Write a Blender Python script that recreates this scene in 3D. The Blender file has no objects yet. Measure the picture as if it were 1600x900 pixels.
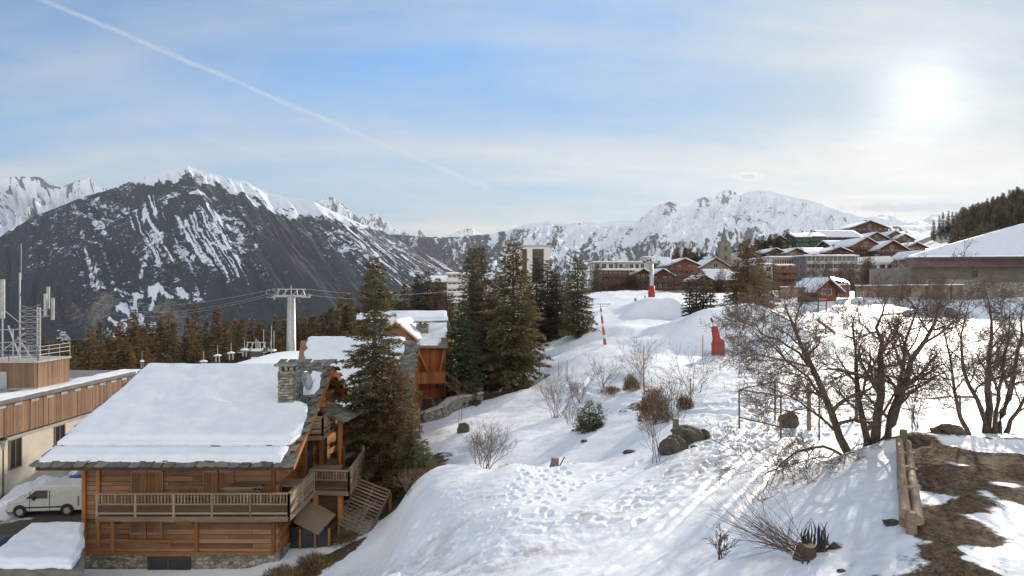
import bpy, bmesh, math, random
import numpy as np
from mathutils import Vector, Matrix
R = math.radians
PI = math.pi
scene = bpy.context.scene
C = scene.collection
F = 1040.0

# ---------------------------------------------------------------- camera
cd = bpy.data.cameras.new('camera'); cam = bpy.data.objects.new('camera', cd); C.objects.link(cam)
cd.sensor_width = 36; cd.lens = 36*F/1600; cd.clip_start = 0.1; cd.clip_end = 60000
cam.location = (0, 0, 0); cam.rotation_euler = (R(90), 0, 0)
scene.camera = cam
scene.view_settings.view_transform = 'Standard'; scene.view_settings.look = 'None'
scene.view_settings.gamma = 1; scene.view_settings.use_curve_mapping = False
scene.view_settings.exposure = 0.47
SUN_AZ, SUN_EL = 31.6, 17.5
scene.render.engine = 'CYCLES'
scene.cycles.max_bounces = 8; scene.cycles.diffuse_bounces = 3; scene.cycles.volume_bounces = 0
scene.cycles.transparent_max_bounces = 12

def P(px, py, D): return Vector(((px-800)/F*D, D, -(py-450)/F*D))

# ---------------------------------------------------------------- node helper
class NT:
    def __init__(s, tree): s.t = tree; s.n = tree.nodes; s.l = tree.links
    def node(s, typ, ins=None, **kw):
        n = s.n.new(typ)
        for k, v in kw.items(): setattr(n, k, v)
        for k, v in (ins or {}).items():
            if isinstance(v, bpy.types.NodeSocket): s.l.new(v, n.inputs[k])
            else: n.inputs[k].default_value = v
        return n
    def m(s, op, a, b=None, c=None, clamp=False):
        ins = {0: a}
        if b is not None: ins[1] = b
        if c is not None: ins[2] = c
        return s.node('ShaderNodeMath', ins, operation=op, use_clamp=clamp).outputs[0]
    def vm(s, op, a, b=None, out=0):
        ins = {0: a}
        if b is not None: ins[1] = b
        return s.node('ShaderNodeVectorMath', ins, operation=op).outputs[out]
    def mr(s, v, a, b, c=0.0, d=1.0, smooth=False):
        n = s.node('ShaderNodeMapRange', {0: v, 1: a, 2: b, 3: c, 4: d}, clamp=True)
        if smooth: n.interpolation_type = 'SMOOTHSTEP'
        return n.outputs[0]
    def mix(s, f, a, b):
        n = s.node('ShaderNodeMix', data_type='RGBA')
        for i, v in ((0, f), (6, a), (7, b)):
            if isinstance(v, bpy.types.NodeSocket): s.l.new(v, n.inputs[i])
            else: n.inputs[i].default_value = v if i == 0 else (*v, 1) if len(v) == 3 else v
        return n.outputs[2]
    def noise(s, vec, scale, detail=4, rough=0.55, out=0, dist=0.0):
        return s.node('ShaderNodeTexNoise', {'Vector': vec, 'Scale': scale, 'Detail': detail, 'Roughness': rough, 'Distortion': dist}).outputs[out]
    def sep(s, v): return s.node('ShaderNodeSeparateXYZ', {0: v}).outputs
    def comb(s, x, y, z): return s.node('ShaderNodeCombineXYZ', {0: x, 1: y, 2: z}).outputs[0]

# ---------------------------------------------------------------- world
w = bpy.data.worlds.new('World'); scene.world = w; w.use_nodes = True
T = NT(w.node_tree); T.n.clear()
sky = T.node('ShaderNodeTexSky', sky_type='NISHITA'); sky.sun_disc = False
sky.sun_elevation = R(SUN_EL); sky.sun_rotation = R(SUN_AZ); sky.altitude = 1800
sky.air_density = 1.0; sky.dust_density = 0.6; sky.ozone_density = 2.5
d = T.node('ShaderNodeTexCoord').outputs['Generated']
d = T.vm('NORMALIZE', d)
dx, dy, dz = T.sep(d)
zz = T.m('ADD', T.m('MAXIMUM', dz, 0.0), 0.26)
pl = T.comb(T.m('DIVIDE', dx, zz), T.m('DIVIDE', dy, zz), 0.0)
rot = T.node('ShaderNodeMapping', {'Vector': pl, 'Rotation': (0, 0, R(-58)), 'Scale': (0.55, 1.7, 1)}).outputs[0]
rot2 = T.node('ShaderNodeMapping', {'Vector': pl, 'Rotation': (0, 0, R(38)), 'Scale': (0.5, 2.2, 1), 'Location': (3, 1, 0)}).outputs[0]
n1 = T.noise(rot, 1.1, 9, 0.56, dist=0.55)
n2 = T.noise(rot2, 1.7, 8, 0.60, dist=0.4)
n3 = T.noise(pl, 0.35, 3, 0.5)
sv = Vector((math.sin(R(SUN_AZ))*math.cos(R(SUN_EL)), math.cos(R(SUN_AZ))*math.cos(R(SUN_EL)), math.sin(R(SUN_EL))))
gv = Vector((640, F, 300)).normalized()
dot = T.m('MAXIMUM', T.vm('DOT_PRODUCT', d, tuple(gv), out=1), 0.0)
g1 = T.m('POWER', dot, 760.0); g2 = T.m('POWER', dot, 60.0); g3 = T.m('POWER', dot, 4.0)
hor = T.mr(dz, 0.0, 0.32, 1.0, 0.0); hor = T.m('POWER', hor, 1.6)
cir = T.m('ADD', T.m('MULTIPLY', n1, 0.62), T.m('MULTIPLY', n2, 0.38))
cir = T.m('ADD', cir, T.m('MULTIPLY', T.m('SUBTRACT', n3, 0.5), 0.30))
cir = T.m('ADD', cir, T.m('MULTIPLY', T.m('SUBTRACT', T.noise(pl, 5.0, 6, .65), .5), .16))
cir = T.mr(cir, 0.39, 0.70)
f = T.m('ADD', T.m('MULTIPLY', cir, 0.62), T.m('MULTIPLY', hor, 0.74))
f = T.m('ADD', f, T.m('MULTIPLY', g3, 0.18)); f = T.m('ADD', f, T.m('MULTIPLY', g2, 0.30))
back = T.mr(dy, 0.15, -0.45)          # unseen bright veil added behind the viewer to lift shaded snow and fronts
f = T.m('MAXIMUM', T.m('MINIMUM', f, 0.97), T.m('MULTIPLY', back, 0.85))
base = T.vm('MULTIPLY', sky.outputs[0], (0.66, 1.09, 1.27))
bl = T.vm('DOT_PRODUCT', base, (.3, .5, .2), out=1)      # sky brightness is capped so it does not burn out near the sun
lim = T.m('DIVIDE', 3.2, T.m('MAXIMUM', bl, 3.2)); base = T.node('ShaderNodeVectorMath', {0: base, 3: lim}, operation='SCALE').outputs[0]
cb = T.m('ADD', T.m('ADD', 4.95, T.m('MULTIPLY', g3, 0.3)), T.m('ADD', T.m('MULTIPLY', g2, 0.75), T.m('MULTIPLY', g1, 4.4)))
cb = T.m('MULTIPLY', cb, T.mr(cir, 0.0, 1.0, 0.93, 1.10))
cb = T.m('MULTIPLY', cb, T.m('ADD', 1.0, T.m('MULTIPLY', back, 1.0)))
ccol = T.vm('SCALE', (1, 0.985, 0.935)); ccol.node.inputs[0].default_value = (1.0, 0.98, 0.925)
T.l.new(cb, ccol.node.inputs[3])
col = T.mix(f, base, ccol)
# contrails: great circles through two sky directions
yy = T.m('MAXIMUM', dy, 0.05)
def contrail(col, a, b, wd, st, fade):
    d1 = Vector((a[0]-800, F, 450-a[1])).normalized(); d2 = Vector((b[0]-800, F, 450-b[1])).normalized()
    n = d1.cross(d2).normalized(); t = (d2-d1).normalized()
    wob = T.m('MULTIPLY', T.m('SUBTRACT', T.noise(d, 22, 3), 0.5), wd*1.4)
    dist = T.m('ABSOLUTE', T.m('ADD', T.vm('DOT_PRODUCT', d, tuple(n), out=1), wob))
    along = T.vm('DOT_PRODUCT', d, tuple(t), out=1)
    t1, t2 = d1.dot(t), d2.dot(t)
    m = T.mr(dist, 0.0, wd, 1.0, 0.0, True)
    m = T.m('MULTIPLY', m, T.mr(along, t2-0.012, t2+0.004, 1, 0))
    m = T.m('MULTIPLY', m, T.mr(along, t1-fade, t1+fade, 0, 1))
    m = T.m('MULTIPLY', m, T.mr(T.noise(d, 70, 4, 0.7), 0.3, 0.62, 0.35, 1.0))
    m = T.m('MULTIPLY', m, st)
    return T.mix(m, col, (5.0, 5.15, 5.3))
col = contrail(col, (40, -12), (768, 297), 0.0048, 0.55, 0.05)
col = contrail(col, (230, 190), (450, 252), 0.0060, 0.22, 0.03)
col = contrail(col, (575, 282), (700, 325), 0.0035, 0.30, 0.01)
col = contrail(col, (1290, 290), (1640, 230), 0.0060, 0.45, 0.10)
# two small clouds low over the ridge
uv = T.comb(T.m('DIVIDE', dx, yy), T.m('DIVIDE', dz, yy), 0.0)
def cloud(col, px, py, rx, ry, c, st, thr=0.25):
    q = T.vm('SUBTRACT', uv, ((px-800)/F, (450-py)/F, 0)); q = T.vm('MULTIPLY', q, (F/rx, F/ry, 1))
    r = T.vm('LENGTH', q, out=1)
    nz = T.noise(uv, 55, 5, 0.6)
    m = T.mr(T.m('ADD', r, T.m('MULTIPLY', T.m('SUBTRACT', nz, 0.5), 1.5)), thr, 1.0, 1.0, 0.0, True)
    front = T.m('GREATER_THAN', dy, 0.06)
    return T.mix(T.m('MULTIPLY', T.m('MULTIPLY', m, st), front), col, c)
col = cloud(col, 1172, 275, 34, 9, (6.5, 6.4, 6.2), 0.8)
col = cloud(col, 1170, 276, 22, 5, (3.3, 3.5, 3.9), 0.75)
col = cloud(col, 1400, 325, 110, 9, (3.2, 3.5, 4.0), 0.75)
col = cloud(col, 1490, 322, 80, 7, (3.2, 3.5, 4.0), 0.7)
col = cloud(col, 1380, 308, 120, 6, (6.6, 6.2, 5.4), 0.5)
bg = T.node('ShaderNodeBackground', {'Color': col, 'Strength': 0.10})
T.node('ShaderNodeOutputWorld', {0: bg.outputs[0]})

sd = bpy.data.lights.new('sun', 'SUN'); sd.energy = 4.0; sd.angle = R(0.6); sd.color = (1, 0.89, 0.73)
so = bpy.data.objects.new('sun', sd); C.objects.link(so)
so.rotation_euler = Vector(sv).to_track_quat('Z', 'Y').to_euler()

# ---------------------------------------------------------------- noise
_rs = np.random.RandomState(7)
_TB = _rs.rand(16, 256, 256).astype(np.float32)
def vn(x, y, s=0):
    x = np.asarray(x, dtype=np.float64); y = np.asarray(y, dtype=np.float64)
    xi = np.floor(x).astype(np.int64); yi = np.floor(y).astype(np.int64)
    fx = x-xi; fy = y-yi; fx = fx*fx*(3-2*fx); fy = fy*fy*(3-2*fy)
    t = _TB[s % 16]; x0 = xi & 255; x1 = (xi+1) & 255; y0 = yi & 255; y1 = (yi+1) & 255
    return (t[x0, y0]*(1-fx)+t[x1, y0]*fx)*(1-fy)+(t[x0, y1]*(1-fx)+t[x1, y1]*fx)*fy
def fbm(x, y, o=4, s=0, g=0.5):
    a = 1.0; r = 0; n = 0
    for i in range(o):
        r = r+a*vn(x*2**i+17.3*i, y*2**i+9.1*i, s+i); n += a; a *= g
    return r/n
def sst(a, b, x):
    t = np.clip((x-a)/(b-a), 0, 1); return t*t*(3-2*t)

# ---------------------------------------------------------------- materials
MATS = {}
def mat(name, fn):
    if name in MATS: return MATS[name]
    m = bpy.data.materials.new(name); m.use_nodes = True; t = NT(m.node_tree); t.n.clear()
    b = t.node('ShaderNodeBsdfPrincipled'); o = t.node('ShaderNodeOutputMaterial', {0: b.outputs[0]})
    t.b = b; t.co = t.node('ShaderNodeTexCoord').outputs['Object']; t.m_ = m
    def setc(c, r=0.8, bump=None, bs=0.3, bd=0.02, metal=0):
        for k, v in (('Base Color', c), ('Roughness', r)):
            if isinstance(v, bpy.types.NodeSocket): t.l.new(v, b.inputs[k])
            else: b.inputs[k].default_value = (*v, 1) if k == 'Base Color' and len(v) == 3 else v
        b.inputs['Metallic'].default_value = metal
        if bump is not None:
            bn = t.node('ShaderNodeBump', {'Height': bump, 'Strength': bs, 'Distance': bd}); t.l.new(bn.outputs[0], b.inputs['Normal'])
    t.setc = setc; fn(t); MATS[name] = m; return m
def plain(name, c, r=0.6, var=0.25, sc=3.0, metal=0, bs=0.15):
    def fn(t):
        n = t.noise(t.co, sc, 5, 0.6)
        k = t.mr(n, 0.3, 0.7, 1-var, 1+var)
        v = t.vm('SCALE', tuple(c)); t.l.new(k, v.node.inputs[3])
        t.setc(v, r, n, bs, 0.02, metal)
    return mat(name, fn)
def wood(name, c1, c2, axis='x', r=0.75, sc=1.0, spec=0.25):
    def fn(t):
        s = {'x': (0.6, 9, 9), 'y': (9, 0.6, 9), 'z': (9, 9, 0.6)}[axis]
        g = t.noise(t.vm('MULTIPLY', t.co, tuple(v*sc for v in s)), 2.0, 6, 0.65)
        ri = t.node('ShaderNodeNewGeometry').outputs['Random Per Island']
        big = t.noise(t.co, 0.7, 4, 0.6)
        k = t.m('ADD', t.m('ADD', t.m('MULTIPLY', g, 0.8), t.m('MULTIPLY', ri, 0.55)), t.m('MULTIPLY', big, 0.5))
        col = t.mix(t.mr(k, 0.5, 1.35), c1, c2)
        t.setc(col, r, g, 0.35, 0.01)
        t.b.inputs['Specular IOR Level'].default_value = spec
    return mat(name, fn)
def m_snow(t):
    n = t.noise(t.co, 1.3, 5, 0.6); n2 = t.noise(t.co, 9.0, 3, 0.6)
    c = t.mix(t.mr(n, 0.35, 0.7), (0.80, 0.83, 0.88), (0.90, 0.92, 0.95))
    t.setc(c, 0.6, t.m('ADD', n, t.m('MULTIPLY', n2, 0.12)), 0.25, 0.06)
    t.b.inputs['Specular IOR Level'].default_value = 0.2
SNOW = mat('snow', m_snow)
WOODX = wood('wood_warm', (0.085, 0.042, 0.022), (0.47, 0.26, 0.135), 'x')
WOODY = wood('wood_warm_y', (0.15, 0.055, 0.018), (0.52, 0.22, 0.08), 'y')
WOODZ = wood('wood_warm_z', (0.15, 0.055, 0.018), (0.48, 0.205, 0.075), 'z')
WGX = wood('wood_grey', (0.11, 0.075, 0.05), (0.38, 0.28, 0.19), 'x')
WGY = wood('wood_grey_y', (0.15, 0.11, 0.075), (0.45, 0.34, 0.23), 'y')
WREDZ = wood('wood_red', (0.15, 0.035, 0.012), (0.42, 0.12, 0.04), 'z')
WDARK = wood('wood_dark', (0.035, 0.020, 0.013), (0.13, 0.07, 0.04), 'x')
WCLAD = wood('wood_cladding', (0.15, 0.085, 0.052), (0.36, 0.22, 0.14), 'z')
WBROWN = wood('village_wood', (0.055, 0.028, 0.018), (0.17, 0.085, 0.05), 'x', sc=.3)
WBROWN2 = wood('village_wood_red', (0.11, 0.04, 0.022), (0.27, 0.11, 0.06), 'x', sc=.3)
def m_stone(t):
    v = t.node('ShaderNodeTexVoronoi', {'Vector': t.vm('MULTIPLY', t.co, (3.2, 3.2, 7.0)), 'Scale': 1.0, 'Randomness': 0.9})
    e = t.node('ShaderNodeTexVoronoi', {'Vector': t.vm('MULTIPLY', t.co, (3.2, 3.2, 7.0)), 'Scale': 1.0, 'Randomness': 0.9}, feature='DISTANCE_TO_EDGE')
    r = t.sep(v.outputs['Color'])[0]
    c = t.mix(r, (0.13, 0.115, 0.095), (0.40, 0.36, 0.30))
    ed = t.mr(e.outputs['Distance'], 0.0, 0.09)
    c = t.mix(ed, (0.10, 0.09, 0.075), c)
    t.setc(c, 0.9, t.m('ADD', ed, t.m('MULTIPLY', t.noise(t.co, 12), 0.4)), 0.6, 0.04)
STONE = mat('stone_masonry', m_stone)
def m_slate(t):
    n = t.noise(t.co, 2.5, 5, 0.65); ri = t.node('ShaderNodeNewGeometry').outputs['Random Per Island']
    k = t.m('ADD', t.m('MULTIPLY', n, 0.9), t.m('MULTIPLY', ri, 0.5))
    c = t.mix(t.mr(k, 0.35, 1.0), (0.055, 0.058, 0.05), (0.24, 0.23, 0.19))
    c = t.mix(t.mr(t.noise(t.co, 1.1, 4), 0.55, 0.75, 0, 0.6), c, (0.09, 0.11, 0.05))
    t.setc(c, 0.8, t.noise(t.co, 14, 4), 0.4, 0.02)
SLATE = mat('stone_tile', m_slate)
PLASTER = plain('plaster', (0.62, 0.56, 0.46), 0.85, 0.12, 1.2)
CONC = plain('concrete', (0.42, 0.40, 0.37), 0.85, 0.2, 1.5)
WHITEW = plain('white_render', (0.72, 0.70, 0.66), 0.8, 0.08, 1.0)
METAL = plain('galvanised', (0.42, 0.43, 0.43), 0.45, 0.15, 2.0, 0.5)
DMETAL = plain('dark_metal', (0.05, 0.05, 0.055), 0.45, 0.2, 2.0, 0.3)
ROOFM = plain('bitumen', (0.17, 0.165, 0.16), 0.85, 0.3, 1.0)
REDPAD = plain('red_pad', (0.33, 0.025, 0.018), 0.55, 0.15, 2.0)
def m_glass(t): t.setc((0.03, 0.035, 0.04), 0.12); t.b.inputs['Specular IOR Level'].default_value = 0.6
GLASS = mat('window_glass', m_glass)
GREENP = plain('green_paint', (0.03, 0.10, 0.05), 0.6, 0.2)
BARK = plain('bark', (0.085, 0.062, 0.048), 0.9, 0.4, 6.0, bs=0.5)
BARKG = plain('bark_grey', (0.16, 0.135, 0.115), 0.9, 0.35, 6.0, bs=0.5)
def leafmat(name, a, b):
    def fn(t):
        ri = t.node('ShaderNodeNewGeometry').outputs['Random Per Island']
        oi = t.node('ShaderNodeObjectInfo').outputs['Random']
        n = t.noise(t.co, 0.55, 3, 0.6)
        k = t.m('ADD', t.m('ADD', t.m('MULTIPLY', ri, 0.5), t.m('MULTIPLY', n, 0.7)), t.m('MULTIPLY', oi, 0.25))
        c = t.mix(t.mr(k, 0.3, 1.1), a, b)
        t.setc(c, 0.7)
        tr = t.node('ShaderNodeBsdfTranslucent', {0: c}); mx = t.node('ShaderNodeMixShader', {0: 0.42, 1: t.b.outputs[0], 2: tr.outputs[0]})
        for n_ in t.n:
            if n_.type == 'OUTPUT_MATERIAL': t.l.new(mx.outputs[0], n_.inputs[0])
    return mat(name, fn)
NEEDLE = leafmat('needles', (0.065, 0.060, 0.026), (0.24, 0.19, 0.085))
NEEDLEB = leafmat('needles_brown', (0.085, 0.060, 0.026), (0.32, 0.20, 0.085))
NEEDLEG = leafmat('needles_green', (0.045, 0.065, 0.025), (0.14, 0.165, 0.06))
NEEDLED = leafmat('needles_dark', (0.062, 0.050, 0.030), (0.18, 0.13, 0.075))
DRYG = leafmat('dry_grass_blades', (0.10, 0.065, 0.03), (0.28, 0.20, 0.10))

# ---------------------------------------------------------------- object helpers
def tag(o, label=None, cat=None, group=None, kind=None):
    if label: o['label'] = label
    if cat: o['category'] = cat
    if group: o['group'] = group
    if kind: o['kind'] = kind
    return o
def thing(name, label, cat, loc, rz=0, group=None):
    o = bpy.data.objects.new(name, None); C.objects.link(o); o.empty_display_size = 0.3
    o.location = loc; o.rotation_euler = (0, 0, rz); return tag(o, label, cat, group)
def npmesh(name, V, Fc, m, parent=None, smooth=True, loc=None, mats=None, midx=None):
    me = bpy.data.meshes.new(name); V = np.ascontiguousarray(V, dtype=np.float32); Fc = np.ascontiguousarray(Fc, dtype=np.int32)
    k = Fc.shape[1]
    me.vertices.add(len(V)); me.vertices.foreach_set('co', V.ravel())
    me.loops.add(Fc.size); me.loops.foreach_set('vertex_index', Fc.ravel())
    me.polygons.add(len(Fc)); me.polygons.foreach_set('loop_start', np.arange(0, Fc.size, k, dtype=np.int32))
    me.polygons.foreach_set('loop_total', np.full(len(Fc), k, dtype=np.int32))
    for mm in (mats or [m]): me.materials.append(mm)
    if midx is not None: me.polygons.foreach_set('material_index', np.asarray(midx, dtype=np.int32))
    me.update(calc_edges=True)
    if smooth: me.polygons.foreach_set('use_smooth', np.ones(len(Fc), dtype=bool))
    o = bpy.data.objects.new(name, me); C.objects.link(o)
    if parent: o.parent = parent
    if loc is not None: o.location = loc
    return o
def gridfaces(nr, nc):
    i = np.arange(nr-1)[:, None]*nc+np.arange(nc-1)[None, :]
    return np.stack([i, i+1, i+nc+1, i+nc], -1).reshape(-1, 4)
def attr(me, name, col):
    a = me.color_attributes.new(name, 'FLOAT_COLOR', 'POINT')
    c = np.ones((len(me.vertices), 4), dtype=np.float32); c[:, :col.shape[1]] = col
    a.data.foreach_set('color', c.ravel())
class MB:
    def __init__(s): s.v = []; s.f = []
    def add(s, vs, fs):
        o = len(s.v); s.v += [tuple(v) for v in vs]; s.f += [tuple(i+o for i in f) for f in fs]; return s
    def box(s, x0, x1, y0, y1, z0, z1):
        return s.add([(x0,y0,z0),(x1,y0,z0),(x1,y1,z0),(x0,y1,z0),(x0,y0,z1),(x1,y0,z1),(x1,y1,z1),(x0,y1,z1)],
                     [(0,3,2,1),(4,5,6,7),(0,1,5,4),(1,2,6,5),(2,3,7,6),(3,0,4,7)])
    def beam(s, a, b, w, h=None, up=(0, 0, 1)):
        a = Vector(a); b = Vector(b); h = h or w; d = (b-a).normalized(); u = Vector(up)
        if abs(d.dot(u)) > 0.98: u = Vector((0, 1, 0))
        r = d.cross(u).normalized()*w/2; u2 = r.cross(d).normalized()*h/2
        return s.add([a-r-u2, a+r-u2, a+r+u2, a-r+u2, b-r-u2, b+r-u2, b+r+u2, b-r+u2],
                     [(0,1,2,3),(7,6,5,4),(0,4,5,1),(1,5,6,2),(2,6,7,3),(3,7,4,0)])
    def tube(s, pts, rad, n=8, cap=True):
        pts = [Vector(p) for p in pts]; rad = rad if hasattr(rad, '__len__') else [rad]*len(pts); o = len(s.v)
        for i, p in enumerate(pts):
            d = (pts[min(i+1, len(pts)-1)]-pts[max(i-1, 0)]).normalized()
            u = Vector((0, 0, 1)) if abs(d.z) < 0.9 else Vector((1, 0, 0))
            r = d.cross(u).normalized(); q = r.cross(d)
            for k in range(n):
                a = 2*PI*k/n; s.v.append(tuple(p+(r*math.cos(a)+q*math.sin(a))*rad[i]))
        for i in range(len(pts)-1):
            for k in range(n):
                k2 = (k+1) % n; s.f.append((o+i*n+k, o+i*n+k2, o+(i+1)*n+k2, o+(i+1)*n+k))
        if cap:
            s.f.append(tuple(o+k for k in range(n))[::-1]); s.f.append(tuple(o+(len(pts)-1)*n+k for k in range(n)))
        return s
    def slab(s, pts, t):          # polygon extruded straight down by t
        n = len(pts); return s.add([tuple(p) for p in pts]+[(p[0], p[1], p[2]-t) for p in pts],
            [tuple(range(n)), tuple(range(2*n-1, n-1, -1))]+[(i, i+n, (i+1) % n+n, (i+1) % n) for i in range(n)])
    def prism(s, pts, vec):       # polygon extruded along vec
        n = len(pts); v = Vector(vec); return s.add([tuple(p) for p in pts]+[tuple(Vector(p)+v) for p in pts],
            [tuple(range(n)), tuple(range(2*n-1, n-1, -1))]+[(i, i+n, (i+1) % n+n, (i+1) % n) for i in range(n)])
    def build(s, name, m, parent=None, smooth=False, bevel=0, loc=None):
        me = bpy.data.meshes.new(name); me.from_pydata(s.v, [], s.f); me.materials.append(m)
        bm = bmesh.new(); bm.from_mesh(me); bmesh.ops.recalc_face_normals(bm, faces=bm.faces); bm.to_mesh(me); bm.free()
        if smooth: me.polygons.foreach_set('use_smooth', [True]*len(me.polygons))
        o = bpy.data.objects.new(name, me); C.objects.link(o)
        if parent: o.parent = parent
        if loc is not None: o.location = loc
        if bevel:
            b = o.modifiers.new('bevel', 'BEVEL'); b.width = bevel; b.segments = 1; b.limit_method = 'ANGLE'
        return o
def copy_tree(o, parent=None):
    c = o.copy(); C.objects.link(c)
    if parent: c.parent = parent
    for ch in list(o.children): copy_tree(ch, c)
    return c
def snow_slab(parent, c00, c10, c11, c01, th=0.35, name='roof_snow', edge=0.15, nu=40, nv=24, seed=0, m=None, u1=None, amp=0.06, soft=0.08):
    """snow lying on a roof plane; c00-c10 is the eave edge, c01-c11 the ridge edge; u1(v) pulls the right end in"""
    c00, c10, c11, c01 = [np.array(c, dtype=float) for c in (c00, c10, c11, c01)]
    L = np.linalg.norm(c10-c00); W = np.linalg.norm(c01-c00)
    s = np.concatenate([[0, 0], (np.linspace(0, 1, nu))]); s[1] = 0; s = np.concatenate([s, [1, 1]])
    q = np.concatenate([[0, 0], (np.linspace(0, 1, nv)), [1, 1]])
    U, Vv = np.meshgrid(s, q); 
    e0 = (fbm(Vv*W*1.2+seed, np.zeros_like(Vv)+seed*3.7, 3, 3)-0.5)*edge*2/L
    e1 = (fbm(Vv*W*1.2+seed+40, np.zeros_like(Vv)+seed*1.7, 3, 4)-0.5)*edge*2/L
    f0 = (fbm(U*L*1.2+seed+80, np.zeros_like(Vv)+seed*2.7, 3, 5)-0.5)*edge*2/W
    r = np.ones_like(U) if u1 is None else u1(Vv)
    UU = U*(r+e1)+(1-U)*e0; VV = Vv+(1-Vv)*f0
    Pp = (c00*(1-UU[..., None])+c10*UU[..., None])*(1-VV[..., None])+(c01*(1-UU[..., None])+c11*UU[..., None])*VV[..., None]
    de = np.minimum(np.minimum(U*L, (1-U)*L), np.minimum(Vv*W, (1-Vv)*W))
    h = th*(0.62+0.38*sst(0, soft*3, de))*(1+ (fbm(U*L*.5+seed, Vv*W*.5, 3, 6)-.5)*.25) + (fbm(U*L*1.5, Vv*W*1.5+seed, 3, 7)-0.5)*amp
    h[0, :] = h[-1, :] = 0; h[:, 0] = h[:, -1] = 0
    Pp[..., 2] += h+0.004
    nr, nc = U.shape
    return npmesh(name, Pp.reshape(-1, 3), gridfaces(nr, nc), m or SNOW, parent, True)
# ================================================================ TERRAIN
CT = []
def cp(px, D, py=None, z=None): CT.append((px, D, z if z is not None else -(py-450)/F*D))
for D, z in ((8,-9.0),(20,-12.2),(30,-13.4),(42,-13.4),(55,-13.5),(75,-13.8),(100,-15.5),(130,-21),(200,-42),(400,-120),(1200,-420),(3000,-700)):
    cp(-350, D, z=z); cp(0, D, z=z)
for D, z in ((8,-7.5),(20,-12),(27,-13.2),(32,-13.45),(45,-13.5),(70,-14),(100,-16.5),(140,-21),(200,-36),(400,-110),(1200,-400),(3000,-680)): cp(250, D, z=z)
for D, z in ((8,-6.3),(16,-9.4),(24,-12.2),(29.5,-12.9),(40,-13.2),(60,-13.2),(100,-15.5),(140,-20),(200,-30),(400,-95),(1200,-380),(3000,-660)): cp(440, D, z=z)
for D, z in ((8,-5.6),(14,-6.8),(19,-8.4),(22.5,-9.6),(26,-11.0),(31,-12.0),(36,-12.2),(42,-11.9),(52,-12.2),(60,-12.4),(100,-13.2),(150,-16),(200,-22),(400,-80),(1200,-350),(3000,-640)): cp(600, D, z=z)
for D, py in ((17,895),(20.5,840),(24,792),(30,745),(33.5,736)): cp(700, D, py)
for D, z in ((19.5,-8.35),(27,-9.15),(31.5,-9.7),(35,-10.9)): cp(648, D, z=z)
for D, z in ((40,-10.9),(46,-10.6),(57,-11.0),(66,-11.4),(85,-11.4),(120,-11.5),(160,-13),(200,-15),(300,-30),(400,-60),(1200,-330),(3000,-620)): cp(700, D, z=z)
for D, py in ((14.5,895),(19.5,800),(24.5,748),(28,727),(39,690),(55,640),(63,612),(75,590),(95,550)): cp(800, D, py)
for D, z in ((9,-4.8),(31,-8.9),(150,-8.5),(200,-8),(300,-10),(450,-30),(1200,-280),(3000,-600)): cp(800, D, z=z)
for D, py in ((13.4,895),(18.5,800),(25,737),(27.2,723),(36,690),(50,635),(60,590),(72,558),(85,540),(110,500),(140,477),(165,465)): cp(900, D, py)
for D, z in ((29.5,-7.95),(200,-2.0),(260,-1),(400,-8),(1200,-260),(3000,-600)): cp(900, D, z=z)
for D, py in ((12.3,895),(17.3,800),(22.5,742),(25.2,722),(30,690),(37,650),(45,610),(57,565),(70,545),(85,520),(110,492),(140,468),(160,460),(172,455)): cp(1000, D, py)
for D, z in ((9,-4.5),(200,-1.0),(260,1.5),(400,2),(1200,-240),(3000,-600)): cp(1000, D, z=z)
for D, py in ((11.3,895),(15.4,800),(19.6,744),(22.6,714),(31,655),(43,605),(56,570),(75,541),(100,505),(130,483),(160,462)): cp(1100, D, py)
for D, z in ((200,-1.2),(230,0),(260,4),(330,8),(420,9),(800,-30),(3000,-500)): cp(1100, D, z=z)
for D, py in ((10.5,895),(14,800),(18,735),(19.5,722),(26,680),(33,630),(42,590),(60,556),(90,505),(115,478),(140,468),(165,455)): cp(1200, D, py)
for D, z in ((7,-3.7),(200,-1),(226,0.8),(255,7),(280,11),(320,14),(420,22),(800,0),(3000,-400)): cp(1200, D, z=z)
for D, z in ((6,-3.4),(9.5,-4.06),(12,-4.05),(15,-4.15),(17.5,-4.55),(21,-5.3),(30,-5.8),(42,-6),(70,-5.6),(95,-3.6),(115,-1.8),(150,-1.2),(190,-.5),(225,2.0),(255,7),(290,12),(335,17),(370,23),(450,24),(800,30),(3000,0)): cp(1330, D, z=z)
for D, z in ((5,-3.55),(10,-3.65),(16,-3.85),(18,-4.1),(22,-4.9),(32,-5.4),(45,-5.7),(70,-5.4),(95,-3.6),(115,-1.9),(150,-1),(200,1),(260,8),(330,19),(400,25),(500,30),(800,45),(3000,60)): cp(1430, D, z=z)
for D, z in ((4,-3.6),(8.6,-3.7),(15.5,-3.75),(17.5,-4.0),(22,-4.7),(30,-5.1),(45,-5.5),(70,-5.3),(95,-3.4),(115,-1.6),(150,0),(260,6),(420,18),(800,45),(3000,100)):
    cp(1600, D, z=z); cp(2100, D, z=z)
CT = np.array(CT); _cx = CT[:, 0]; _cD = CT[:, 1]
_caz = np.arctan((_cx-800)/F); _cr = np.log(_cD/np.cos(_caz))
KA, KR = 3.0, 1.0
def _ker(a, r, b, s): return np.sqrt(((a[:, None]-b[None])*KA)**2+((r[:, None]-s[None])*KR)**2+0.0025)
_zs = CT[:, 2]/np.exp(_cr)
_W = np.linalg.solve(_ker(_caz, _cr, _caz, _cr)+np.eye(len(CT))*1e-4, _zs)
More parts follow.
